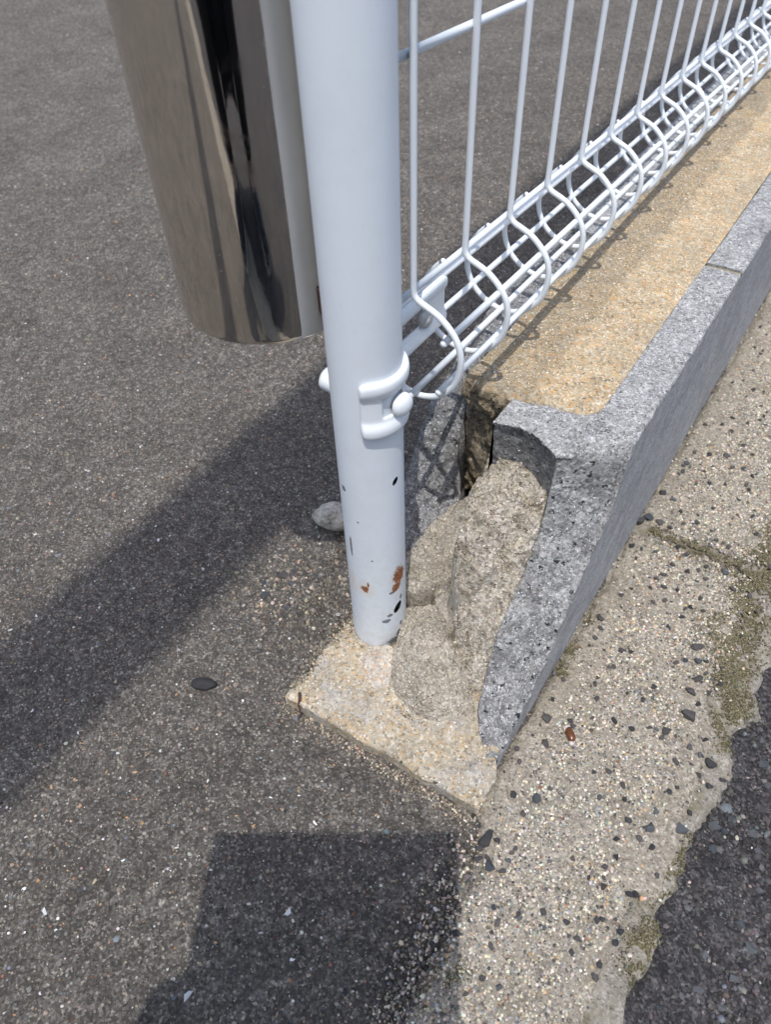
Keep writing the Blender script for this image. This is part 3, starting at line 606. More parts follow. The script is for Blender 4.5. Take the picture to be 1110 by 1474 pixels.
CHIPS = [(-0.4022, -0.0966, 1), (-0.279, -0.0278, 1.3), (-0.2076, -0.0324, 1), (-0.2623, -0.1275, 1), (-0.3114, -0.1697, 1), (-0.3206, -0.1948, 1.2), (-0.1443, -0.0842, 0.7), (-0.1582, -0.1208, 0.7), (-0.2245, -0.2427, 1), (-0.1722, -0.2343, 0.8), (-0.098, -0.2061, 0.8), (-0.0434, -0.2039, 0.9), (-0.1094, -0.2424, 0.6), (-0.0821, -0.2868, 0.6), (-0.1055, -0.3468, 1.1), (-0.079, -0.3482, 1.5), (-0.0272, -0.2589, 0.8), (-0.0564, -0.289, 0.8), (0.008, -0.2567, 0.7), (0.079, -0.2471, 1.5), (0.0567, -0.1826, 1.2), (0.0782, -0.191, 0.7), (0.1011, -0.2703, 0.9), (0.0369, -0.327, 0.6), (0.052, -0.3296, 1.9), (0.0116, -0.186, 0.8), (0.0316, -0.1726, 0.7), (-0.0773, -0.2748, 0.6), (-0.1324, -0.0209, 1), (-0.1482, 0.0266, 0.8), (0.1164, -0.2681, 0.6), (0.0708, -0.2701, 0.8), (0.009, -0.2501, 0.5), (0.098, -0.2417, 0.6), (0.0367, -0.3028, 0.5), (-0.4036, 0.0036, 0.9), (-0.561, 0.0442, 0.8), (-0.3723, 0.1589, 0.8), (-0.6102, 0.1579, 0.8), (-0.4102, 0.0725, 0.8), (-0.7948, 0.195, 0.8), (-0.9169, 0.38, 1), (-1.2334, 0.5319, 1), (-0.8702, 0.4663, 0.9), (-1.5974, 0.8902, 1), (-1.8611, 1.204, 1)]
for x, y, s_ in CHIPS: put('white_chip', WH, x, y, float(ground_h(x, y)) + .0004, .0026 * s_, asphalt, sq=random.uniform(.4, .9), flat=.7)
for i in range(50):
    x, y = random.uniform(-.75, .17), random.uniform(-.42, .9)
    if x > -.04 and y > -.11: continue
    put('white_chip', WH, x, y, float(ground_h(x, y)) + .0004, random.uniform(.0011, .0022), asphalt, flat=.8)
TANCH = [(-0.1205, -0.2781, 0.9), (-0.1021, -0.2324, 0.8), (-0.0791, -0.2639, 0.6), (-0.1526, -0.2805, 0.9), (-0.0835, -0.2484, 0.6), (-0.1016, -0.3369, 0.9), (0.015, -0.2119, 0.8), (-0.0848, -0.173, 0.7), (-0.1243, -0.158, 0.8)]
for x, y, s_ in TANCH: put('tan_chip', TN, x, y, float(ground_h(x, y)) + .0004, .0026 * s_, asphalt)
for x, y, s_ in [(-.126, -.025, 2), (-.128, .006, 2.6), (-.107, -.003, 2.2), (-.118, .012, 1.8), (-.140, -.012, 1.6), (-.098, .018, 2.0), (-.09, -.03, 1.8)]:
    put('stone', DK if random.random() < .4 else BL, x, y, float(ground_h(x, y)) + .0005, .0032 * s_, asphalt)

# moss: thousands of tiny tufts in the joint and along the road edge of the gutter
MOSS = [(0.291, 0.284, 0.015), (0.2872, 0.2377, 0.02), (0.291, 0.212, 0.014), (0.288, 0.1742, 0.022), (0.2995, 0.150, 0.013), (0.3033, 0.133, 0.012), (0.315, 0.08, 0.013), (0.316, 0.1087, 0.010), (0.3228, -0.0497, 0.010), (0.3216, -0.0406, 0.007), (0.32, -0.12, 0.014), (0.3166, -0.1347, 0.011), (0.3254, -0.1057, 0.008), (0.3113, -0.0721, 0.007), (0.1645, 0.1251, 0.006), (0.1657, 0.0821, 0.006), (0.1691, 0.054, 0.005), (.205, -.215, .008), (.198, -.235, .006), (.30, .32, .02), (.305, .40, .02)]
mx_, my_, mr_ = [], [], []
for x, y, rr in MOSS:
    n = int(1.15e7 * rr * rr); q = rng.normal(0, .68, (n, 2)) * rr * (1, 1.35)
    mx_.append(x + q[:, 0]); my_.append(y + q[:, 1])
n = 2600; mx_.append(rng.uniform(.175, .30, n)); my_.append(.2655 + rng.normal(0, .0035, n) - 0.06 * 0)
x, y = np.concatenate(mx_), np.concatenate(my_); k = (x > .162) & (x < np.interp(y, by, right) - .004) & (vnoise(np.stack([x * 130, y * 130, 0 * x], -1), 77) + .9 * vnoise(np.stack([x * 420, y * 420, 0 * x], -1), 78) > -.25); x, y = x[k], y[k]
grains('moss', np.stack([x, y], 1), np.where(x < .297, .0042, .0016), rng.uniform(.0004, .0010, len(x)), pick(len(x), [(3, (.105, .092, .05), .3), (2, (.075, .072, .034), .3), (1.6, (.20, .175, .12), .25)]), gut, flat=0.9, sink=0.3)

# ------------------------------------------------------------------ the broken block wall
wall = empty('block_wall', (0.062, 0.30, 0.0), 'low grey concrete block wall with tan mortar fill and a smashed end', 'wall')

# end block: right shell, swept along its length; its end is broken down to the ground
O = [(.16, .437, .219), (.16, .30, .219), (.16, .18, .219), (.16, .150, .219), (.16, .136, .219), (.16, .129, .200), (.16, .122, .166), (.16, .091, .135), (.16, .057, .098), (.16, .019, .047), (.16, -.005, .036), (.16, -.031, .027), (.16, -.062, .0150)]
I = [(.122, .437, .219), (.122, .30, .219), (.122, .18, .219), (.121, .150, .219), (.119, .120, .219), (.113, .094, .2185), (.114, .090, .190), (.115, .082, .152), (.115, .058, .114), (.115, .012, .072), (.117, -.004, .036), (.126, -.035, .025), (.150, -.066, .0145)]
n_per = [40, 36, 14, 10, 10, 22, 22, 26, 30, 18, 18, 14]
rows = []
for o, i in zip(O, I):
    o, i = np.array(o), np.array(i); L = []
    zb = -0.03
    for t in np.linspace(0, 1, 40, endpoint=False): L.append([o[0], o[1], zb + (o[2] - 0.0022 - zb) * t])
    L += [[o[0] - .0002, o[1], o[2] - .0020], [o[0] - .0008, o[1], o[2] - .0008], [o[0] - .0020, o[1], o[2] - .0001]]
    for t in np.linspace(0, 1, 30): L.append((np.array([o[0] - .0030, o[1], o[2]]) * (1 - t) + i * t).tolist())
    for t in np.linspace(.1, 1, 14): L.append([i[0], i[1], i[2] + (zb - i[2]) * t])
    rows.append(L)
G = lerp_rows(rows, n_per)
tt = np.linspace(0, len(O) - 1, 0) if False else np.concatenate([np.linspace(k, k + 1, n_per[k], endpoint=False) for k in range(len(n_per))] + [[len(n_per)]])
jj = np.arange(G.shape[1]); top = (jj >= 40) & (jj <= 72); face = jj < 40
rough_t = np.clip((tt - 4.3) / 0.8, 0, 1)[:, None] * np.where(top, 1, np.where(jj > 72, .7, 0))[None]
rough_edge = np.clip((tt - 4.3) / 0.8, 0, 1)[:, None] * np.where(jj < 40, np.clip((jj - 33) / 7, 0, 1), 0)[None]
nz = fbm(G, 95, 5, 501); nz2 = fbm(G, 34, 3, 502)
d = 0.0042 * nz * np.maximum(rough_t, .6 * rough_edge) + 0.0045 * nz2 * rough_t + 0.00035 * fbm(G, 260, 3, 503) * (~face)[None]
d = d + rough_t * (.0030 * facets(G[..., 0] + .0015 * nz, G[..., 1] + .0015 * nz2, 95, 621) + .0013 * facets(G[..., 0], G[..., 1], 260, 622))
G[..., 2] += d * np.where(top | face, 1, .4)[None]
G[..., 0] += 0.0022 * fbm(G + 5, 80, 4, 505) * np.where(jj > 72, 1, 0)[None] * np.clip((tt - 4.3), 0, 1)[:, None]
G[..., 0] += (0.0005 * fbm(G + 9, 30, 3, 506)) * np.where(jj < 43, 1, 0)[None]
# a chipped arris on the intact edge
ch = np.clip(fbm(G, 60, 3, 507) - .35, 0, 1) * ((jj >= 38) & (jj <= 45))[None] * (1 - rough_t.max(1, keepdims=True))
G[..., 2] -= ch * .003
F = grid_faces(G.shape[0], G.shape[1])
fi = (np.arange(G.shape[0] - 1)[:, None] * np.ones(G.shape[1] - 1, int)[None]).ravel(); fj = (np.ones(G.shape[0] - 1, int)[:, None] * np.arange(G.shape[1] - 1)[None]).ravel()
mi = np.where(fj < 39, 1, np.where(tt[fi] > 4.4 + .25 * np.sin(fj * 1.3), 2, 0))
shellV, shellF, shellM = G.reshape(-1, 3), F, mi
# cross web at the end of the block, hollowed on its outer side
back = [(.052, .139), (.066, .141), (.083, .146), (.098, .147), (.108, .149), (.114, .152), (.1195, .158), (.130, .166)]
front = [(.052, .102), (.063, .106), (.073, .108), (.083, .107), (.093, .104), (.104, .097), (.1125, .091), (.123, .100)]
rows = []
for b, f in zip(back, front):
    L = [[b[0], b[1], z] for z in np.linspace(.10, .2170, 10)]
    L += [[b[0] * (1 - t) + f[0] * t, b[1] * (1 - t) + f[1] * t, .2186] for t in np.linspace(.05, .96, 16)]
    L += [[f[0], f[1] + q, z] for q, z in zip(np.r_[0, .0015, .003 * np.ones(22) + np.linspace(0, .012, 22)], np.r_[.2178, .2155, np.linspace(.213, .10, 22)])]
    rows.append(L)
rows = [[[p[0], p[1], .10] for p in rows[0]]] + rows
G = lerp_rows(rows, [10, 12, 12, 12, 10, 8, 8, 8])
G[-9:, :, 2] -= .0050 * np.linspace(0, 1, 9)[:, None]
G = G + np.stack([0 * G[..., 0], 0.0012 * fbm(G, 150, 4, 521), 0.0006 * fbm(G, 220, 3, 522)], -1)
webV, webF = G.reshape(-1, 3), grid_faces(G.shape[0], G.shape[1])
wj = np.tile(np.arange(G.shape[1] - 1), G.shape[0] - 1); webM = np.where(wj >= 26, 3, 0)
# left shell: intact behind, broken down towards the post, and the floor of the cavity
ctrl = [[(-.036, .437, .2185), (-.022, .437, .219), (-.008, .437, .219), (.003, .437, .219)],
        [(-.036, .33, .217), (-.022, .33, .219), (-.008, .33, .219), (.003, .33, .219)],
        [(-.036, .262, .212), (-.024, .262, .216), (-.010, .262, .218), (.002, .262, .217)],
        [(-.037, .194, .188), (-.024, .194, .200), (-.010, .194, .203), (.001, .194, .200)],
        [(-.037, .165, .174), (-.025, .163, .183), (-.012, .160, .181), (-.001, .158, .176)],
        [(-.037, .143, .162), (-.026, .141, .162), (-.012, .140, .148), (.001, .142, .128)],
        [(-.037, .120, .124), (-.025, .120, .120), (-.009, .124, .104), (.012, .130, .095)],
        [(-.037, .102, .102), (-.025, .102, .100), (-.008, .106, .092), (.016, .112, .089)],
        [(-.037, .078, .084), (-.025, .078, .083), (-.010, .080, .080), (.012, .092, .083)],
        [(-.035, .050, .070), (-.025, .048, .068), (-.012, .050, .066), (.004, .062, .070)]]
V3, F3 = patch(ctrl, 190, 56, .0036, 70, 531, zb=-.03, ridged=.35, gain=.62)
fz = np.clip((.27 - V3[:, 1]) / .06, 0, 1) * (V3[:, 2] > 0); V3[:, 2] += fz * (.0032 * facets(V3[:, 0] + .4 * V3[:, 2], V3[:, 1], 100, 631) + .0014 * facets(V3[:, 0], V3[:, 1] + .5 * V3[:, 2], 260, 632))
V, F = join([(shellV, shellF), (webV, webF), (V3, flip(F3))])
mi = np.r_[shellM, webM, np.full(len(F3), 3)]
build('block', V, F, None, wall, True, mats=[M['block'], M['block_face'], M['block_broken'], M['block_dark']], midx=mi)

# whole blocks further along: a left and a right shell each
def whole_block(y0, y1, seed):
    out, ms = [], []
    for xa, xb in ((.16, .122), (.003, -.036)):
        prof = [(xa, -.03), (xa, .06), (xa, .14), (xa, .2168), (xa - .0008, .2182), (xa - .0022, .219)] + [(xa + (xb - xa) * t, .219) for t in (.12, .3, .5, .7, .9)] + [(xb + .0015, .2188), (xb, .2172), (xb, .1), (xb, -.03)]
        ys = np.r_[y0, np.linspace(y0 + .0005, y1 - .0005, int((y1 - y0) / .006)), y1]
        Gs = np.array([[[a, yv, b] for a, b in prof] for yv in ys])
        Gs[0] = Gs[1]; Gs[-1] = Gs[-2]
        Gs[0, :, :] = [[(xa + xb) / 2, y0, .1]] * len(prof); Gs[-1, :, :] = [[(xa + xb) / 2, y1, .1]] * len(prof)
        Gs[..., 2] += .0005 * fbm(Gs, 160, 3, seed); Gs[..., 0] += .0004 * fbm(Gs, 40, 3, seed + 1)
        out.append((Gs.reshape(-1, 3), grid_faces(Gs.shape[0], Gs.shape[1])))
        fj = np.tile(np.arange(len(prof) - 1), len(ys) - 1); ms.append(np.where((fj < 3) | (fj > 12), 1, 0))
    V, F = join(out)
    build('block', V, F, None, wall, False, mats=[M['block'], M['block_face']], midx=np.concatenate(ms))
yb = .4445
k = 0
while yb < 4.0:
    whole_block(yb, yb + .492, 600 + 3 * k)
    V, F = join([box(.1235, .1585, yb - .0074, yb - .0001, -.02, .2165), box(-.034, .001, yb - .0074, yb - .0001, -.02, .2165)])
    build('mortar_joint', V, F, M['joint'], wall)
    yb += .4995; k += 1
# tan mortar that fills the channel, its end face cracked across
def yfront(x): return np.interp(x, [.003, .027, .054, .083, .107, .115, .1225], [.146, .139, .1395, .1465, .1490, .1535, .168])
xs = np.linspace(.0025, .1222, 70)
rowsT = []
for dy, z in ((.012, .07), (.010, .10), (.008, .13), (.006, .155), (.004, .172), (.005, .180), (.009, .1835), (.011, .186), (.004, .189), (-.001, .194), (-.003, .203), (-.0035, .212), (-.001, .2175), (.003, .2196)):
    rowsT.append([[x_, yfront(x_) + dy, z] for x_ in xs])
G1 = lerp_rows(rowsT, [8, 8, 7, 6, 4, 3, 3, 4, 4, 5, 5, 4, 3])
ysT = np.r_[np.linspace(.004, .32, 150), np.linspace(.325, 1.2, 170), np.linspace(1.25, 3.9, 60)]
G2 = np.array([[[x_, (yfront(x_) * (1 - min(1, q / .1)) + .145 * min(1, q / .1)) + q, .2200] for x_ in xs] for q in ysT])
n1 = len(G1); G = np.concatenate([G1, G2])
endm = np.r_[np.ones(n1 - 4), np.linspace(1, 0, 8), np.zeros(len(G) - n1 - 4)][:, None]
G[..., 1] += endm * (.0028 * fbm(G, 90, 5, 541) + .0026 * facets(G[..., 0], G[..., 2], 110, 641) + .0012 * facets(G[..., 0], G[..., 2], 280, 642)); G[..., 0] += endm * .001 * fbm(G + 3, 90, 4, 543)
G[..., 2] += (1 - endm) * (.0006 * fbm(G, 130, 4, 542) + .0012 * fbm(G, 22, 3, 544)) + endm * .001 * fbm(G, 80, 3, 545)
sag = np.clip((.006 - np.abs(G[..., 0] - .1222)) / .006, 0, 1); G[..., 2] -= .0012 * sag * (1 - endm)
G[:, 0, 2] -= .0008
mi = np.repeat(np.where(np.arange(len(G) - 1) < n1 - 5, 1, 0), len(xs) - 1)
build('mortar_fill', G.reshape(-1, 3), flip(grid_faces(G.shape[0], G.shape[1])), None, wall, True, mats=[M['tan'], M['tan_end']], midx=mi)

# base slab (ledge), the trowelled mound round the post and the lump standing in the cavity
nx, ny = 110, 120
U, W = np.meshgrid(np.linspace(0, 1, nx), np.linspace(0, 1, ny), indexing='ij')
Yl = -.1075 + (.14 + .1075) * W; xr_ = .1655 - .010 * np.clip((Yl + .075) / .02, 0, 1); Xl = -.031 + (xr_ + .031) * U
q = np.stack([Xl, Yl, 0 * Xl], -1)
edge = np.minimum.reduce([U * .197, (1 - U) * .197, W * .2475])
Zl = .0120 + .0014 * fbm(q, 24, 3, 551) + .0007 * fbm(q, 170, 4, 552) - .0016 * np.exp(-edge / .003)
Zl += .0012 * facets(Xl + .002 * fbm(q, 120, 2, 556), Yl, 90, 651) * np.clip(vnoise(q * 40, 655) + .3, 0, 1) - .0012 * np.clip(.25 - edge / .016 + .55 * fbm(q, 60, 3, 657), 0, 1)
Zl += .004 * np.exp(-(((Xl - .118) / .03) ** 2 + ((Yl + .052) / .012) ** 2)) + .0045 * np.exp(-(((Xl - .152) / .011) ** 2 + ((Yl + .078) / .022) ** 2))
G = np.stack([Xl + .0017 * fbm(q, 55, 4, 553, .65) * (edge < .02), Yl + .0014 * fbm(q, 55, 4, 554, .65) * (edge < .02), Zl], -1)
G = np.pad(G, ((3, 3), (3, 3), (0, 0)), mode='edge')
for r_, z_, o_ in ((2, .0085, .0008), (1, .003, .001), (0, -.02, -.001)):
    for sl_ in ((slice(r_, r_ + 1), slice(None)), (slice(-1 - r_, (-r_ or None)), slice(None)), (slice(None), slice(r_, r_ + 1)), (slice(None), slice(-1 - r_, (-r_ or None)))):
        G[sl_][..., 2] = np.minimum(G[sl_][..., 2], z_)
build('base_slab', G.reshape(-1, 3), flip(grid_faces(G.shape[0], G.shape[1])), M['slab'], wall, True)

ROCK = [[[0.046, 0.116, 0.172], [0.07, 0.116, 0.176], [0.094, 0.114, 0.167], [0.113, 0.103, 0.152]], [[0.047, 0.097, 0.160], [0.068, 0.100, 0.166], [0.092, 0.098, 0.162], [0.114, 0.092, 0.150]], [[0.052, 0.055, 0.152], [0.071, 0.066, 0.155], [0.092, 0.075, 0.152], [0.116, 0.08, 0.147]], [[0.055, 0.039, 0.113], [0.079, 0.042, 0.118], [0.1, 0.055, 0.118], [0.116, 0.07, 0.125]], [[0.066, 0.03, 0.07], [0.089, 0.029, 0.079], [0.105, 0.031, 0.087], [0.116, 0.036, 0.1]], [[0.08, 0.005, 0.035], [0.095, 0.004, 0.043], [0.105, 0.005, 0.05], [0.117, 0.006, 0.05]], [[0.096, -0.022, 0.020], [0.106, -0.018, 0.023], [0.113, -0.015, 0.025], [0.119, -0.006, 0.022]]]
CHUNK = [[[-0.012, 0.066, 0.070], [0.000, 0.078, 0.079], [0.010, 0.104, 0.090], [0.024, 0.122, 0.103]], [[-.004, .044, .064], [.010, .054, .073], [.024, .082, .083], [.040, .098, .096]], [[0.004, 0.031, 0.054], [0.020, 0.042, 0.066], [0.031, 0.058, 0.077], [0.044, 0.072, 0.086]], [[0.012, 0.022, 0.044], [0.026, 0.029, 0.053], [0.035, 0.040, 0.058], [0.046, 0.050, 0.060]]]
SOCK = [[[0.030, 0.070, 0.082], [0.042, 0.078, 0.088], [0.056, 0.066, 0.094]], [[0.036, 0.048, 0.058], [0.046, 0.055, 0.055], [0.060, 0.050, 0.074]], [[0.042, 0.032, 0.040], [0.054, 0.036, 0.036], [0.068, 0.032, 0.050]], [[0.048, 0.020, 0.034], [0.060, 0.020, 0.030], [0.076, 0.014, 0.032]]]
MOUND = [[[0.016, 0.018, 0.034], [0.030, 0.024, 0.042], [0.044, 0.030, 0.044], [0.056, 0.026, 0.036]], [[0.024, 0.002, 0.030], [0.040, 0.006, 0.046], [0.056, 0.012, 0.047], [0.070, 0.012, 0.036]], [[0.028, -0.016, 0.026], [0.050, -0.012, 0.047], [0.068, -0.004, 0.048], [0.086, 0.004, 0.034]], [[0.032, -0.036, 0.018], [0.062, -0.034, 0.042], [0.084, -0.026, 0.041], [0.104, -0.014, 0.026]], [[0.048, -0.053, 0.011], [0.076, -0.054, 0.027], [0.098, -0.047, 0.028], [0.117, -0.028, 0.018]], [[0.058, -0.058, 0.007], [0.085, -0.064, 0.006], [0.109, -0.059, 0.006], [0.125, -0.036, 0.009]]]
BACK = [[[.016, .150, .098], [.036, .150, .118], [.056, .150, .150], [.100, .150, .15]], [[.020, .130, .096], [.036, .132, .112], [.052, .130, .152], [.100, .130, .155]], [[.024, .116, .094], [.038, .112, .104], [.050, .110, .155], [.100, .112, .16]]]
# the lumps are one continuous, eroded mass: heights of the nets merged and worn together
hx = np.arange(-.030, .1225, .00105); hy = np.arange(-.072, .1515, .00105)
H = np.full((len(hx), len(hy)), -1.0); ZON = np.zeros(H.shape, int)
for zi, (net, amp, scl, sd, rg_) in enumerate(((ROCK, .0058, 46, 561, .4), (MOUND, .0018, 55, 572, 0), (SOCK, .0006, 70, 576, 0), (CHUNK, .0026, 60, 571, .2), (BACK, .004, 60, 577, .3))):
    Vn, _f = patch(net, 420, 320, amp, scl, sd, octaves=7, ridged=rg_, skirt=False, gain=.6)
    a_ = np.round((Vn[:, 0] - hx[0]) / .00105).astype(int); b_ = np.round((Vn[:, 1] - hy[0]) / .00105).astype(int)
    ok = (a_ >= 0) & (a_ < len(hx)) & (b_ >= 0) & (b_ < len(hy))
    Hn = np.full(H.shape, -1.0); np.maximum.at(Hn, (a_[ok], b_[ok]), Vn[ok, 2])
    ZON = np.where(Hn > H, zi, ZON); H = np.maximum(H, Hn)
def blur(A, n):
    for _ in range(n):
        B = np.pad(A, 1, mode='edge'); A = (B[:-2, 1:-1] + B[2:, 1:-1] + B[1:-1, :-2] + B[1:-1, 2:] + 4 * A) / 8
    return A
base_z = .0085
inside = H > -.5
for _ in range(3):                                             # close pinholes
    B = np.pad(inside.astype(float), 1); cnt = B[:-2, 1:-1] + B[2:, 1:-1] + B[1:-1, :-2] + B[1:-1, 2:]
    Hs = np.pad(np.where(inside, H, 0), 1); sm = Hs[:-2, 1:-1] + Hs[2:, 1:-1] + Hs[1:-1, :-2] + Hs[1:-1, 2:]
    fill = ~inside & (cnt >= 3); H = np.where(fill, sm / np.maximum(cnt, 1), H); inside = inside | fill
Hf = np.where(inside, np.maximum(H, base_z), base_z)
Xh, Yh = np.meshgrid(hx, hy, indexing='ij'); q = np.stack([Xh, Yh, Hf], -1)
Hf = .25 * Hf + .75 * blur(Hf, 5)
Hf = Hf + np.where(blur(inside.astype(float), 4) > .3, 1, 0) * (.0008 * fbm(q, 210, 4, 591, .65) + .0012 * fbm(q, 75, 4, 592) + np.where(blur((ZON == 0).astype(float), 4) > .5, 1, 0) * (.0056 * fbm(q, 36, 4, 598) - .0035 * np.clip(.16 - np.abs(fbm(q, 30, 3, 599)), 0, 1) / .16) - .0009 * np.clip(fbm(q, 120, 3, 593) - .35, 0, 1) * 3)
jx = Xh + .0018 * fbm(q, 190, 3, 601); jy = Yh + .0018 * fbm(q + 7, 190, 3, 602)
rk_ = blur((ZON == 0).astype(float), 3); sk_ = blur((ZON == 2).astype(float), 2); inn = blur(inside.astype(float), 4)
Hf = Hf + np.clip(inn * 2 - 1, 0, 1) * (1 - sk_) * ((.0012 + .0026 * rk_) * facets(jx, jy + .8 * Hf, 78, 611) + (.0009 + .0010 * rk_) * facets(jx, jy + .8 * Hf, 210, 612))
G = np.stack([Xh + .0006 * fbm(q, 160, 3, 594), Yh + .0006 * fbm(q + 4, 160, 3, 595), Hf], -1)
F = grid_faces(len(hx), len(hy)); keepf = (blur(inside.astype(float), 3) > .02).ravel()[F].any(1)
zz = ZON.ravel()[F[:, 0]]; zz = np.where((zz == 2) & (fbm(G.reshape(-1, 3)[F[:, 0]], 150, 3, 597) > .25), 0, zz)
zmat = np.array([0, 1, 2, 1, 0])[zz]
used = np.zeros(len(hx) * len(hy), int); Fk = F[keepf]; uq = np.unique(Fk); used[uq] = np.arange(len(uq))
build('broken_mortar', G.reshape(-1, 3)[uq], used[Fk].tolist() if True else None, None, wall, False, mats=[M['rock'], M['mound'], M['socket']], midx=zmat[keepf])
LUMP = [[(.004, -.024, .012), (.014, -.022, .018), (.026, -.020, .022), (.036, -.022, .016)], [(.004, -.038, .013), (.014, -.038, .019), (.026, -.036, .023), (.038, -.036, .018)], [(.010, -.052, .0115), (.019, -.052, .016), (.030, -.050, .019), (.042, -.048, .014)], [(.022, -.062, .010), (.028, -.063, .011), (.036, -.062, .011), (.046, -.058, .010)]]
V, F = patch(LUMP, 44, 44, .0018, 90, 581, zb=-.005)
build('mortar_dab', V, flip(F), M['dab'], wall, True)

# grains of sand and grit standing proud of the rough concrete
def surface_grains(objs, n, r0, r1, table, zmin=.3, box_=None, name='sand_grains'):
    P, A, N = [], [], []
    for o in objs:
        me = o.data; me.calc_loop_triangles(); nv = len(me.vertices)
        co = np.empty(nv * 3); me.vertices.foreach_get('co', co); co = co.reshape(-1, 3) + np.array(wloc(o))
        t = np.empty(len(me.loop_triangles) * 3, np.int32); me.loop_triangles.foreach_get('vertices', t); t = co[t.reshape(-1, 3)]
        P.append(t)
    P = np.concatenate(P); cr = np.cross(P[:, 1] - P[:, 0], P[:, 2] - P[:, 0]); ar = np.linalg.norm(cr, axis=1) / 2
    nz_ = np.abs(cr[:, 2]) / (2 * ar + 1e-12); c_ = P.mean(1)
    ok = nz_ > zmin
    if box_: ok &= (c_[:, 0] > box_[0]) & (c_[:, 0] < box_[1]) & (c_[:, 1] > box_[2]) & (c_[:, 1] < box_[3]) & (c_[:, 2] > .004)
    P, ar = P[ok], ar[ok]; ix_ = rng.choice(len(P), n, p=ar / ar.sum())
    u, v = rng.uniform(0, 1, (2, n)); f_ = u + v > 1; u[f_] = 1 - u[f_]; v[f_] = 1 - v[f_]
    q = P[ix_, 0] + (P[ix_, 1] - P[ix_, 0]) * u[:, None] + (P[ix_, 2] - P[ix_, 0]) * v[:, None]
    r_ = r0 + (r1 - r0) * rng.beta(1.2, 3.5, n)
    return grains(name, q[:, :2], q[:, 2], r_, pick(n, table), wall, flat=.75, sink=.35)
byname = lambda nm: [o for o in wall.children if o.name.split('.')[0] == nm]
TANG = [(4, (.50, .40, .25), .22), (2.4, (.62, .56, .44), .15), (1.6, (.56, .34, .15), .22), (1.4, (.22, .19, .14), .3), (.6, (.75, .72, .66), .1)]
PALE = [(4, (.47, .425, .345), .2), (2.2, (.60, .565, .50), .13), (.35, (.44, .33, .22), .2), (1.6, (.21, .185, .145), .3), (.8, (.34, .345, .35), .2)]
GREY = [(4, (.34, .345, .355), .25), (2, (.55, .55, .56), .15), (1.6, (.13, .135, .145), .35), (.6, (.06, .062, .07), .3)]
surface_grains(byname('mortar_fill'), 13000, .0004, .0017, TANG, box_=(0, .1215, .152, .9))
surface_grains(byname('broken_mortar') + byname('mortar_dab'), 8500, .0003, .0014, PALE, .15)
surface_grains(byname('base_slab'), 5500, .0004, .0018, PALE)
surface_grains(byname('block')[:1], 11000, .0003, .0014, GREY, .3, box_=(-.037, .1585, -.07, .43))

# ------------------------------------------------------------------ the fence
fence = empty('mesh_fence', (0, 0, 0.0115), 'white welded mesh fence with rolled bottom edge on a scraped white round post', 'fence')
SL = -0.035                                    # the mesh drops slightly along its run
PR = .0254
# post: a tube with two drilled holes
HOLES = [(-10, .226, .0027, .0034), (-12, .068, .0042, .0066)]       # angle, height, half width, half height
zl = np.unique(np.round(np.r_[np.linspace(.015, .05, 10), np.arange(.055, .082, .0011), np.linspace(.085, .21, 20), np.arange(.218, .234, .0009), np.linspace(.24, 1.25, 60)], 5))
SEG = 160
V, F = lathe(0, 0, [(PR - .0022, .05), (PR - .0022, .0165), (PR - .0012, .0122), (PR - .0002, .0128)] + [(PR, z) for z in zl] + [(PR - .002, 1.252), (PR - .0022, 1.2)], SEG)
V = V.copy(); lowm = V[:, 2] < .0145; V[lowm, 2] += -V[lowm, 0] / PR * .0028 + .0008
ang_ = np.arctan2(V[:, 1], V[:, 0]); outer = np.abs(np.hypot(V[:, 0], V[:, 1]) - PR) < 1e-6
F = np.asarray(F); dead = np.zeros(len(F), bool); extra = []
for a_, z_, ha, hz_ in HOLES:
    s_ = (ang_ - R(a_)) * PR; t_ = V[:, 2] - z_; sh_ = s_ - .35 * t_          # holes lean a little
    rr_ = np.hypot(sh_ / ha, t_ / hz_)
    ins = (rr_ < 1.0) & outer; gone = ins[F].all(1); dead |= gone
    rim = np.zeros(len(V), bool); rim[np.unique(F[gone])] = True; keepv = np.zeros(len(V), bool); keepv[np.unique(F[~gone])] = True
    rim &= keepv
    k_ = 1.0 / np.maximum(rr_[rim], 1e-3); na = R(a_) + (sh_[rim] * k_ + .35 * t_[rim] * k_) / PR
    V[rim, 0] = PR * np.cos(na); V[rim, 1] = PR * np.sin(na); V[rim, 2] = z_ + t_[rim] * k_
F = F[~dead]
post = build('post', V, flip(F), M['post'], fence, True)

def tubepart(name, path, r, mat=M['paint'], sides=12, parent=fence):
    V, F = tube(path, r, sides); return build(name, V, F, mat, parent, True)

# vertical wire: straight above, rolled into a ring at the foot (x, z)
PF = [(0, .3539), (.0003, .3415), (.0041, .3368), (.0123, .3334), (.0216, .3290), (.0315, .3205), (.0380, .3100), (.0403, .2961), (.0375, .2800), (.0309, .2687), (.0215, .2600), (.0101, .2555), (.0005, .2548), (-.0090, .2570), (-.0185, .2615), (-.028, .2695), (-.0350, .2820), (-.0368, .2955), (-.0335, .3090), (-.0265, .3200), (-.0185, .3285)]
PT = [(0, 1.02), (.0003, 1.0325), (.0041, 1.0372), (.0123, 1.0406), (.0216, 1.045), (.0315, 1.0535), (.038, 1.064), (.0403, 1.078), (.0375, 1.094), (.0309, 1.105), (.0215, 1.114), (.0101, 1.1185), (.0005, 1.119), (-.009, 1.117), (-.0185, 1.1125), (-.028, 1.1045), (-.035, 1.092), (-.0368, 1.0785), (-.0335, 1.065), (-.0265, 1.054)]
foot = resample([(x_, 0, z_) for x_, z_ in PF], 70); head = resample([(x_, 0, z_) for x_, z_ in PT], 50)[::-1]
path = np.vstack([head, foot])
V, F = tube(path, .0025, 10)
NW = 26
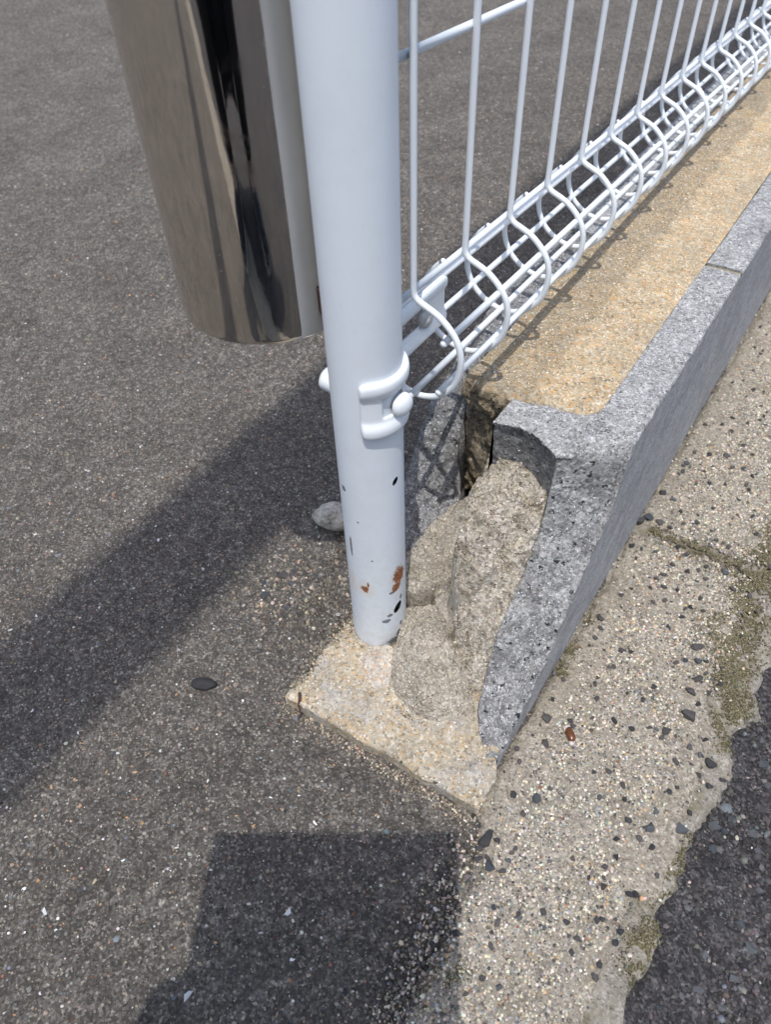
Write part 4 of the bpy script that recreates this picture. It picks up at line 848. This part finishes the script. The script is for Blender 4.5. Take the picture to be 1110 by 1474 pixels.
wire0 = build('vertical_wire', V + [0, .062, 0], F, M['paint'], fence, True, loc=(0, .062, 0))
# one wire has shed a little of its coating
for i in range(1, NW):
    o = wire0.copy(); col.objects.link(o); o.parent = fence
    o.location = Vector((random.uniform(-.0004, .0004), .062 + .0745 * i, SL * .0745 * i)) - Vector(fence.location)
def hwire(x_, z_, y0=.0525, y1=1.935, r=.0027):
    ys = np.linspace(y0, y1, 24)
    tubepart('horizontal_wire', [(x_, yv, z_ + SL * (yv - .062)) for yv in ys], r)
for x_, z_ in ((-.0066, .3370), (-.0315, .3030), (-.0300, .2712), (.0308, .3155), (.0037, .2602), (.0278, .2718)): hwire(x_, z_)
for z_ in (.489, .641, .793, .945): hwire(-.0048, z_, .0490)
for x_, z_ in ((-.0066, 1.036), (-.0315, 1.07), (-.03, 1.103), (.0308, 1.058), (.0037, 1.113), (.0278, 1.102)): hwire(x_, z_)
# next post down the line
V, F = lathe(0, 2.0, [(PR - .002, -.06), (PR, -.06)] + [(PR, z) for z in np.linspace(.0, 1.18, 30)] + [(.0001, 1.185)], 48)
build('post', V, flip(F), M['paint'], fence, True)

# pressed steel clamp round the post: two ridges with a slotted web between, bolt through it
def band(path2d, zc, slots, name, hh=.0235, step=False):
    """path2d: (k,2) plan path, strip pressed outwards (left-hand normal flipped); ridges top and bottom"""
    P = np.asarray(path2d); n = len(P); T = np.gradient(P, axis=0); T /= np.linalg.norm(T, axis=1, keepdims=True)
    N = np.stack([T[:, 1], -T[:, 0]], 1)
    zs = np.array([-1, -.985, -.93, -.84, -.74, -.62, -.52, -.44, -.40, -.30, -.1, .1, .30, .40, .44, .52, .62, .74, .84, .93, .985, 1])
    of = np.array([.0003, .0026, .0036, .0040, .0041, .0038, .0026, .0017, .0014, .0013, .0013, .0013, .0013, .0014, .0017, .0026, .0038, .0041, .0040, .0036, .0026, .0003])
    s = np.r_[0, np.cumsum(np.linalg.norm(np.diff(P, axis=0), axis=1))]
    endr = .0075; e = np.minimum(s, s[-1] - s)
    hz = hh * np.where(e < endr, .80 + .20 * np.sqrt(np.clip(1 - (1 - e / endr) ** 2, 0, 1)), 1)
    fade = np.clip(e / .002, 0, 1)
    G = np.zeros((n, len(zs), 3))
    for j, (z_, o_) in enumerate(zip(zs, of)):
        oo = .0002 + (o_ - .0002) * (.25 + .75 * fade)
        oo = np.where((e < 1e-6), .0, oo)
        G[:, j, 0] = P[:, 0] + N[:, 0] * oo; G[:, j, 1] = P[:, 1] + N[:, 1] * oo; G[:, j, 2] = zc + z_ * hz
    F = grid_faces(n, len(zs)); keep = []
    fi = F[:, 0] // len(zs); fj = F[:, 0] % len(zs)
    for a, b, z0, z1 in slots:
        keep.append((s[fi] >= a) & (s[fi] <= b) & (zs[fj] >= z0) & (zs[fj] < z1))
    cut = np.any(keep, axis=0) if keep else np.zeros(len(F), bool)
    Vb = G.reshape(-1, 3); F2 = F[~cut]
    # inner skin so that the strip has thickness
    Gi = G.copy(); Gi[..., 0] -= N[:, None, 0] * .0016; Gi[..., 1] -= N[:, None, 1] * .0016
    V = np.vstack([Vb, Gi.reshape(-1, 3)]); o = len(Vb)
    allf = F2.tolist() + (F2[:, ::-1] + o).tolist()
    # walls along free edges
    from collections import Counter
    ec = Counter()
    for q in F2:
        for a, b in zip(q, np.roll(q, -1)): ec[(int(a), int(b))] += 1
    for (a, b) in list(ec):
        if (b, a) not in ec: allf.append([b, a, a + o, b + o])
    return V, allf
def arc(a0, a1, r, n): return [(r * math.cos(R(a)), r * math.sin(R(a))) for a in np.linspace(a0, a1, n)]
# front strip: from the camera side round the road side, then straight along the fence
ptsA = arc(-66, 118, PR + .0006, 66)
clamp = empty('clamp', (0, 0, .2995 - .0115)); clamp.parent = fence
sA = lambda deg: R(deg) * PR
V, F = band(ptsA, .2995, [(sA(33), sA(78), -.35, .35)], 'clamp')
build('clamp_strip', V, flip(F), M['paint'], clamp, True)
ptsB = [(-.0165, .136 - .0018 * k) for k in range(0, 55)] + [(-.0175 - .0012 * k, .036 - .0035 * k) for k in range(0, 4)]
V, F = band(ptsB[::-1], .2960, [(.034, .084, -.35, .35)], 'clamp', hh=.0215)
build('clamp_strip', V, flip(F), M['paint'], clamp, True)
def dome(c, ax, r, h, name, mat, parent, rim=.0012):
    prof = [(r * .98, 0), (r, rim)] + [(r * math.cos(t), rim + (h - rim) * math.sin(t)) for t in np.linspace(.15, math.pi / 2 - .02, 9)] + [(1e-5, h)]
    V, F = lathe(0, 0, prof, 32); q = Vector(ax).normalized().to_track_quat('Z', 'Y')
    V = np.array([(q @ Vector(v))[:] for v in V]) + np.array(c)
    return build(name, V, flip(F), mat, parent, True)
dome((.0282, .0005, .2975), (.97, -.22, .06), .0088, .0066, 'bolt', M['paint'], clamp)
dome((-.0145, .1015, .2950), (1, -.15, .12), .0076, .0058, 'bolt', M['bolt'], clamp)
V, F = tube([(-.017, .1, .295), (-.011, .1, .295)], .0034, 12); build('bolt_shank', V, F, M['bolt'], clamp, True)
V, F = tube([(.022, -.003, .2975), (.030, -.003, .2975)], .0036, 12); build('bolt_shank', V, F, M['dark'], clamp, True)
# tab of the clamp's back half, seen left of the post
dome((-.0255, .0035, .2905), (-1, -.10, .22), .0088, .0160, 'nut', M['paint'], clamp, rim=.011)

# ------------------------------------------------------------------ the polished steel cylinder strapped to the post
CX, CY, CR = -.092, .017, .063
cyl = empty('steel_cylinder', (CX, CY, .335), 'polished stainless steel cylinder hung upright on the left of the white post', 'cylinder')
prof = [(1e-4, .3372), (CR - .004, .3372), (CR - .0015, .3353), (CR - .0002, .3362), (CR, .3385)] + [(CR, z) for z in np.linspace(.345, .80, 40)] + [(CR - .001, .8012), (CR - .0016, .80), (CR - .0016, .60), (1e-4, .60)]
V, F = lathe(CX, CY, prof, 160); build('shell', V, flip(F), M['steel'], cyl, True)
a0 = math.atan2(-.82, -.52)
V, F = lathe(CX, CY, [(CR + .0002, .524), (CR + .0007, .5242), (CR + .0007, .585), (CR + .0002, .5852)], 30, R(150), R(214)); build('sticker', V, flip(F), M['paint'], cyl, True)
V, F = box(-.0345, -.0235, -.002, .012, .348, .366); build('bracket', V, F, M['twig'], cyl)
for z_ in (.66, .74):
    th = math.atan2(CY, CX); ring = []
    for a in np.linspace(-.5 * math.pi, .5 * math.pi, 14): ring.append((CX + (CR + .0008) * math.cos(th + a), CY + (CR + .0008) * math.sin(th + a)))
    for a in np.linspace(.5 * math.pi, 1.5 * math.pi, 14): ring.append(((PR + .0008) * math.cos(th + a), (PR + .0008) * math.sin(th + a)))
    ring.append(ring[0]); ring = np.array(ring)
    G = np.array([[[p_[0], p_[1], z_ - .008], [p_[0], p_[1], z_ + .008]] for p_ in ring])
    build('strap', G.reshape(-1, 3), grid_faces(len(ring), 2), M['bolt'], cyl)

# ------------------------------------------------------------------ small loose things
def lump(name, loc, rad, seed, mat, rough, label, cat, sub=4, rot=0.0):
    V, F = ico(sub); V = V * (1 + rough * fbm(V, 1.1, 4, seed))[:, None] * np.array(rad)
    c, s_ = math.cos(rot), math.sin(rot); V = np.stack([V[:, 0] * c - V[:, 1] * s_, V[:, 0] * s_ + V[:, 1] * c, V[:, 2]], 1)
    V += np.array(loc) + [0, 0, -V[:, 2].min() * .85]
    return tag(build(name, V, F, mat, None, True, loc=loc), label, cat)
gz = lambda x_, y_: float(ground_h(x_, y_))
lump('pebble', (-.122, .090, gz(-.122, .09) - .001), (.0205, .0155, .0145), 701, M['pebble'], .22, 'pale rough pebble on dark asphalt just left of the post', 'pebble', rot=.3)
lump('flat_stone', (-.110, -.138, gz(-.11, -.138) - .0008), (.0125, .0062, .0042), 711, M['dark'], .2, 'dark flat stone lying alone on the asphalt left of the ledge', 'stone', sub=3, rot=.5)
hk = empty('husk', (.201, -.004, .0045), 'glossy brown seed husk lying on the pebbly concrete gutter', 'husk')
V, F = ico(3); V = V * [.0072, .0040, .0036]; V[:, 1] += .0008 * np.sin(V[:, 0] * 400)
a = -1.05; Vr = np.stack([V[:, 0] * math.cos(a) - V[:, 1] * math.sin(a), V[:, 0] * math.sin(a) + V[:, 1] * math.cos(a), V[:, 2]], 1)
build('body', Vr + [.201, -.004, .0075], F, M['husk'], hk, True)
V, F = ico(2); build('tip', V * [.0026, .0024, .0022] + [.2050, -.0105, .0066], F, M['husk_tip'], hk, True)
V, F = ico(2); build('flake', V * [.0030, .0042, .0007] + [.1965, .0005, .0060], F, M['husk_tip'], hk, True)
V, F = tube(resample([(-.021, -.101, .0135), (-.0175, -.1055, .013), (-.0165, -.109, .008), (-.0125, -.1125, .0035), (-.0120, -.117, .0015)], 30), np.linspace(.0015, .0006, 30), 8)
tag(build('twig', V, F, M['twig'], None, True, loc=(-.015, -.108, .002)), 'short curled red-brown twig over the left corner of the ledge', 'twig')

# ------------------------------------------------------------------ out of frame: an added shadow caster, and the photographer
# unseen pipe on two posts, added to cast the soft band on the lot
pipe = empty('shadow_caster_pipe', (.2375, 0, 0), 'unseen grey pipe on two posts, added to cast the soft shadow band on the lot asphalt', 'pipe')
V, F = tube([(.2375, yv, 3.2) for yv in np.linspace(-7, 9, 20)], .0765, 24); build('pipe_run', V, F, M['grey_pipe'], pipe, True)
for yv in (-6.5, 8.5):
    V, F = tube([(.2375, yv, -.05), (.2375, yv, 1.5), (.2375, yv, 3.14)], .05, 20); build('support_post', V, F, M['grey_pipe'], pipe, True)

# the photographer, crouching behind the camera with a tablet held out in both hands
NAD = Vector((CAM.x, CAM.y, 0)); fr = Vector((.820, .573, 0)).normalized(); ff = Vector((-.573, .820, 0)).normalized()
def loc3(r_, f_, z_): return NAD + fr * (r_ - .11) + ff * (f_ + .02) + Vector((0, 0, z_))
PERS = loc3(0, -.50, 0)
person = empty('person', PERS, 'crouching person in dark jacket and black trousers holding up a tablet', 'person')
def skin(name, verts, edges, radii, mat, root=0, sub=2):
    me = bpy.data.meshes.new(name)
    me.from_pydata([(Vector(v) - PERS)[:] for v in verts], edges, [])
    o = bpy.data.objects.new(name, me); col.objects.link(o)
    sk = o.modifiers.new('skin', 'SKIN'); sk.use_smooth_shade = True
    for i, r_ in enumerate(radii):
        d_ = me.skin_vertices[0].data[i]; d_.radius = r_ if isinstance(r_, tuple) else (r_, r_)
        d_.use_root = (i == root)
    sb = o.modifiers.new('sub', 'SUBSURF'); sb.levels = sub; sb.render_levels = sub
    bpy.context.view_layer.update()
    m2 = bpy.data.meshes.new_from_object(o.evaluated_get(bpy.context.evaluated_depsgraph_get()))
    bpy.data.objects.remove(o)
    m2.materials.clear(); m2.materials.append(mat)
    for p_ in m2.polygons: p_.use_smooth = True
    o = bpy.data.objects.new(name, m2); col.objects.link(o); o.parent = person; return o
LENS = CAM - fwd * .004
def tb(a, b, c): return LENS + rx * a + dn * b - fwd * c          # tablet frame: right, down, back towards the holder
J = dict(pel=loc3(0, -.66, .30), sp=loc3(0, -.62, .50), ch=loc3(0, -.52, .74), nk=loc3(0, -.47, .88), hd=loc3(0, -.43, .97), ht=loc3(0, -.405, 1.06))
for s_, n_ in ((-1, 'l'), (1, 'r')):
    J['sh' + n_] = loc3(.17 * s_, -.50, .80); J['el' + n_] = loc3(.24 * s_, -.40, .56)
    J['wr' + n_] = tb(-.230, .170, .055) if s_ < 0 else tb(-.045, .285, .050)
    J['hp' + n_] = loc3(.095 * s_, -.65, .29); J['kn' + n_] = loc3(.20 * s_, -.33, .47); J['an' + n_] = loc3(.15 * s_, -.53, .09)
    J['toe' + n_] = loc3(.175 * s_, -.34, .035)
names = ['pel', 'sp', 'ch', 'nk', 'hd', 'ht', 'shl', 'ell', 'wrl', 'shr', 'elr', 'wrr', 'hpl', 'knl', 'anl', 'hpr', 'knr', 'anr', 'toel', 'toer']
ix = {n_: i for i, n_ in enumerate(names)}
E_ = [('pel', 'sp'), ('sp', 'ch'), ('ch', 'nk'), ('nk', 'hd'), ('hd', 'ht'), ('ch', 'shl'), ('shl', 'ell'), ('ell', 'wrl'), ('ch', 'shr'), ('shr', 'elr'), ('elr', 'wrr'), ('pel', 'hpl'), ('hpl', 'knl'), ('knl', 'anl'), ('pel', 'hpr'), ('hpr', 'knr'), ('knr', 'anr'), ('anl', 'toel'), ('anr', 'toer')]
rad = dict(pel=.11, sp=.11, ch=.125, nk=.055, hd=.082, ht=.06, shl=.058, ell=.042, wrl=.026, shr=.058, elr=.042, wrr=.026, hpl=.085, knl=.055, anl=.038, hpr=.085, knr=.055, anr=.038, toel=.03, toer=.03)
skin('body', [J[n_] for n_ in names], [(ix[a_], ix[b_]) for a_, b_ in E_], [rad[n_] for n_ in names], M['skin'])
def sub_skin(name, ns, es, k, mat):
    id_ = {n_: i for i, n_ in enumerate(ns)}
    skin(name, [J[n_] for n_ in ns], [(id_[a_], id_[b_]) for a_, b_ in es], [rad[n_] + k for n_ in ns], mat)
J['nb'] = J['nk'] - Vector((0, 0, .03)); rad['nb'] = .06
J['cul'] = J['wrl'].lerp(J['ell'], .12); J['cur'] = J['wrr'].lerp(J['elr'], .12); rad['cul'] = rad['cur'] = .028
sub_skin('jacket', ['pel', 'sp', 'ch', 'nb', 'shl', 'ell', 'cul', 'shr', 'elr', 'cur'], [('pel', 'sp'), ('sp', 'ch'), ('ch', 'nb'), ('ch', 'shl'), ('shl', 'ell'), ('ell', 'cul'), ('ch', 'shr'), ('shr', 'elr'), ('elr', 'cur')], .016, M['jacket'])
J['hml'] = J['anl'].lerp(J['knl'], .05); J['hmr'] = J['anr'].lerp(J['knr'], .05); rad['hml'] = rad['hmr'] = .05
sub_skin('trousers', ['pel', 'hpl', 'knl', 'hml', 'hpr', 'knr', 'hmr'], [('pel', 'hpl'), ('hpl', 'knl'), ('knl', 'hml'), ('pel', 'hpr'), ('hpr', 'knr'), ('knr', 'hmr')], .014, M['trousers'])
# head: face, ears, nose and hair over the skin body's head
hc = J['hd'] + Vector((0, 0, .03)); look = (LENS - hc).normalized(); hq = look.to_track_quat('Y', 'Z')
def on_head(V): return np.array([(hq @ Vector(v))[:] for v in V]) + np.array(hc)
V, F = ico(4); Hv = V * [.074, .093, .108]
Hv[:, 1] += np.where(Hv[:, 2] < -.03, .010, 0); Hv[:, 0] *= np.where(Hv[:, 2] < -.02, .86, 1)
nose = np.exp(-((Hv[:, 0] / .011) ** 2 + ((Hv[:, 2] + .012) / .022) ** 2)) * (Hv[:, 1] > 0); Hv[:, 1] += .021 * nose
for sx in (-1, 1):
    eye = np.exp(-(((Hv[:, 0] - sx * .031) / .014) ** 2 + ((Hv[:, 2] - .012) / .010) ** 2)) * (Hv[:, 1] > 0); Hv[:, 1] -= .008 * eye
mo = np.exp(-((Hv[:, 0] / .024) ** 2 + ((Hv[:, 2] + .058) / .005) ** 2)) * (Hv[:, 1] > 0); Hv[:, 1] -= .004 * mo
build('face', on_head(Hv), F, M['skin'], person, True)
hv = V * [.081, .100, .114]; keep = (hv[:, 2] > .035) | (hv[:, 1] < -.02)
hv = hv * (1 + .02 * fbm(V, 6, 3, 801))[:, None]; Fk = [f_ for f_ in F if all(keep[i] for i in f_)]
build('hair', on_head(hv), Fk, M['hair'], person, True)
for sx in (-1, 1):
    V, F = ico(2); build('ear', on_head(V * [.008, .018, .030] + [sx * .076, -.008, 0]), F, M['skin'], person, True)
    build('eye', on_head(V * [.0105, .006, .0065] + [sx * .031, .083, .012]), F, M['sole'], person, True)
    build('pupil', on_head(V * [.0048, .003, .0048] + [sx * .031, .0885, .011]), F, M['hair'], person, True)
# hands: palm, four fingers round the edge of the tablet, thumb on the glass side
for wr, on_edge in (('wrl', lambda e, t, c: tb(-.187 - e, .130 + t, c)), ('wrr', lambda e, t, c: tb(-.050 + t, .236 + e, c))):
    parts = []
    pc = resample([J[wr][:], on_edge(.030, .030, .040)[:], on_edge(.022, .005, .016)[:]], 8)
    parts.append(tube(pc, np.array([.026, .029, .031, .032, .032, .030, .028, .024]), 14))
    for dz, ln in ((-.026, .9), (-.008, 1.0), (.010, .95), (.027, .78)):
        q4 = [on_edge(.024, dz + .012, .018), on_edge(.013, dz + .003, -.010), on_edge(-.012 * ln, dz, -.0165), on_edge(-.034 * ln, dz + .002, -.0155)]
        parts.append(tube(resample([v[:] for v in q4], 14), np.linspace(.0092, .0068, 14), 10))
    q3 = [on_edge(.026, .020, .030), on_edge(.006, -.002, .026), on_edge(-.020, -.018, .0185)]
    parts.append(tube(resample([v[:] for v in q3], 12), np.linspace(.0125, .0085, 12), 10))
    V, F = join(parts); build('hand', V, F, M['skin'], person, True)
for s_, n_ in ((-1, 'l'), (1, 'r')):
    a_, t_ = J['an' + n_], J['toe' + n_]; d_ = (t_ - a_); d_.z = 0; d_.normalize(); heel = a_ - d_ * .055
    pts = [Vector((heel.x, heel.y, .050)), Vector((heel.x, heel.y, .052)) + d_ * .06, Vector((heel.x, heel.y, .048)) + d_ * .14, Vector((heel.x, heel.y, .040)) + d_ * .21, Vector((heel.x, heel.y, .034)) + d_ * .265]
    V, F = tube(resample([p_[:] for p_ in pts], 20), np.r_[np.linspace(.034, .042, 6), np.linspace(.042, .047, 8), np.linspace(.046, .030, 6)], 16)
    V[:, 2] = np.maximum(V[:, 2], .014); build('shoe', V, F, M['shoe'], person, True)
    V2 = V.copy(); V2[:, 2] = np.where(V2[:, 2] > .026, .0145, np.minimum(V2[:, 2], .0145)) - np.where(V[:, 2] < .03, .0125, 0)
    build('sole', V2, F, M['sole'], person)
tab = empty('tablet', tb(-.09, .11, .004), 'dark tablet held upright in the crouching person\'s hands', 'tablet')
def slab_box(a0, a1, b0, b1, c0, c1):
    V, F = box(0, 1, 0, 1, 0, 1)
    return np.array([tb(a0 + (a1 - a0) * v[0], b0 + (b1 - b0) * v[1], c0 + (c1 - c0) * v[2])[:] for v in V]), F
bm_ = bmesh.new(); V, F = slab_box(-.187, .012, -.018, .236, .001, .0085)
vs_ = [bm_.verts.new(v) for v in V]
for f_ in F: bm_.faces.new([vs_[i] for i in f_])
bmesh.ops.bevel(bm_, geom=list(bm_.edges), offset=.0025, segments=2, affect='EDGES', profile=.5); bmesh.ops.recalc_face_normals(bm_, faces=bm_.faces)
bm_.verts.index_update(); V = [v.co[:] for v in bm_.verts]; F = [[v.index for v in f_.verts] for f_ in bm_.faces]; bm_.free()
build('case', V, F, M['tablet'], tab)
V, F = slab_box(-.179, .004, -.010, .228, .0086, .0092); build('screen', V, F, M['screen'], tab)
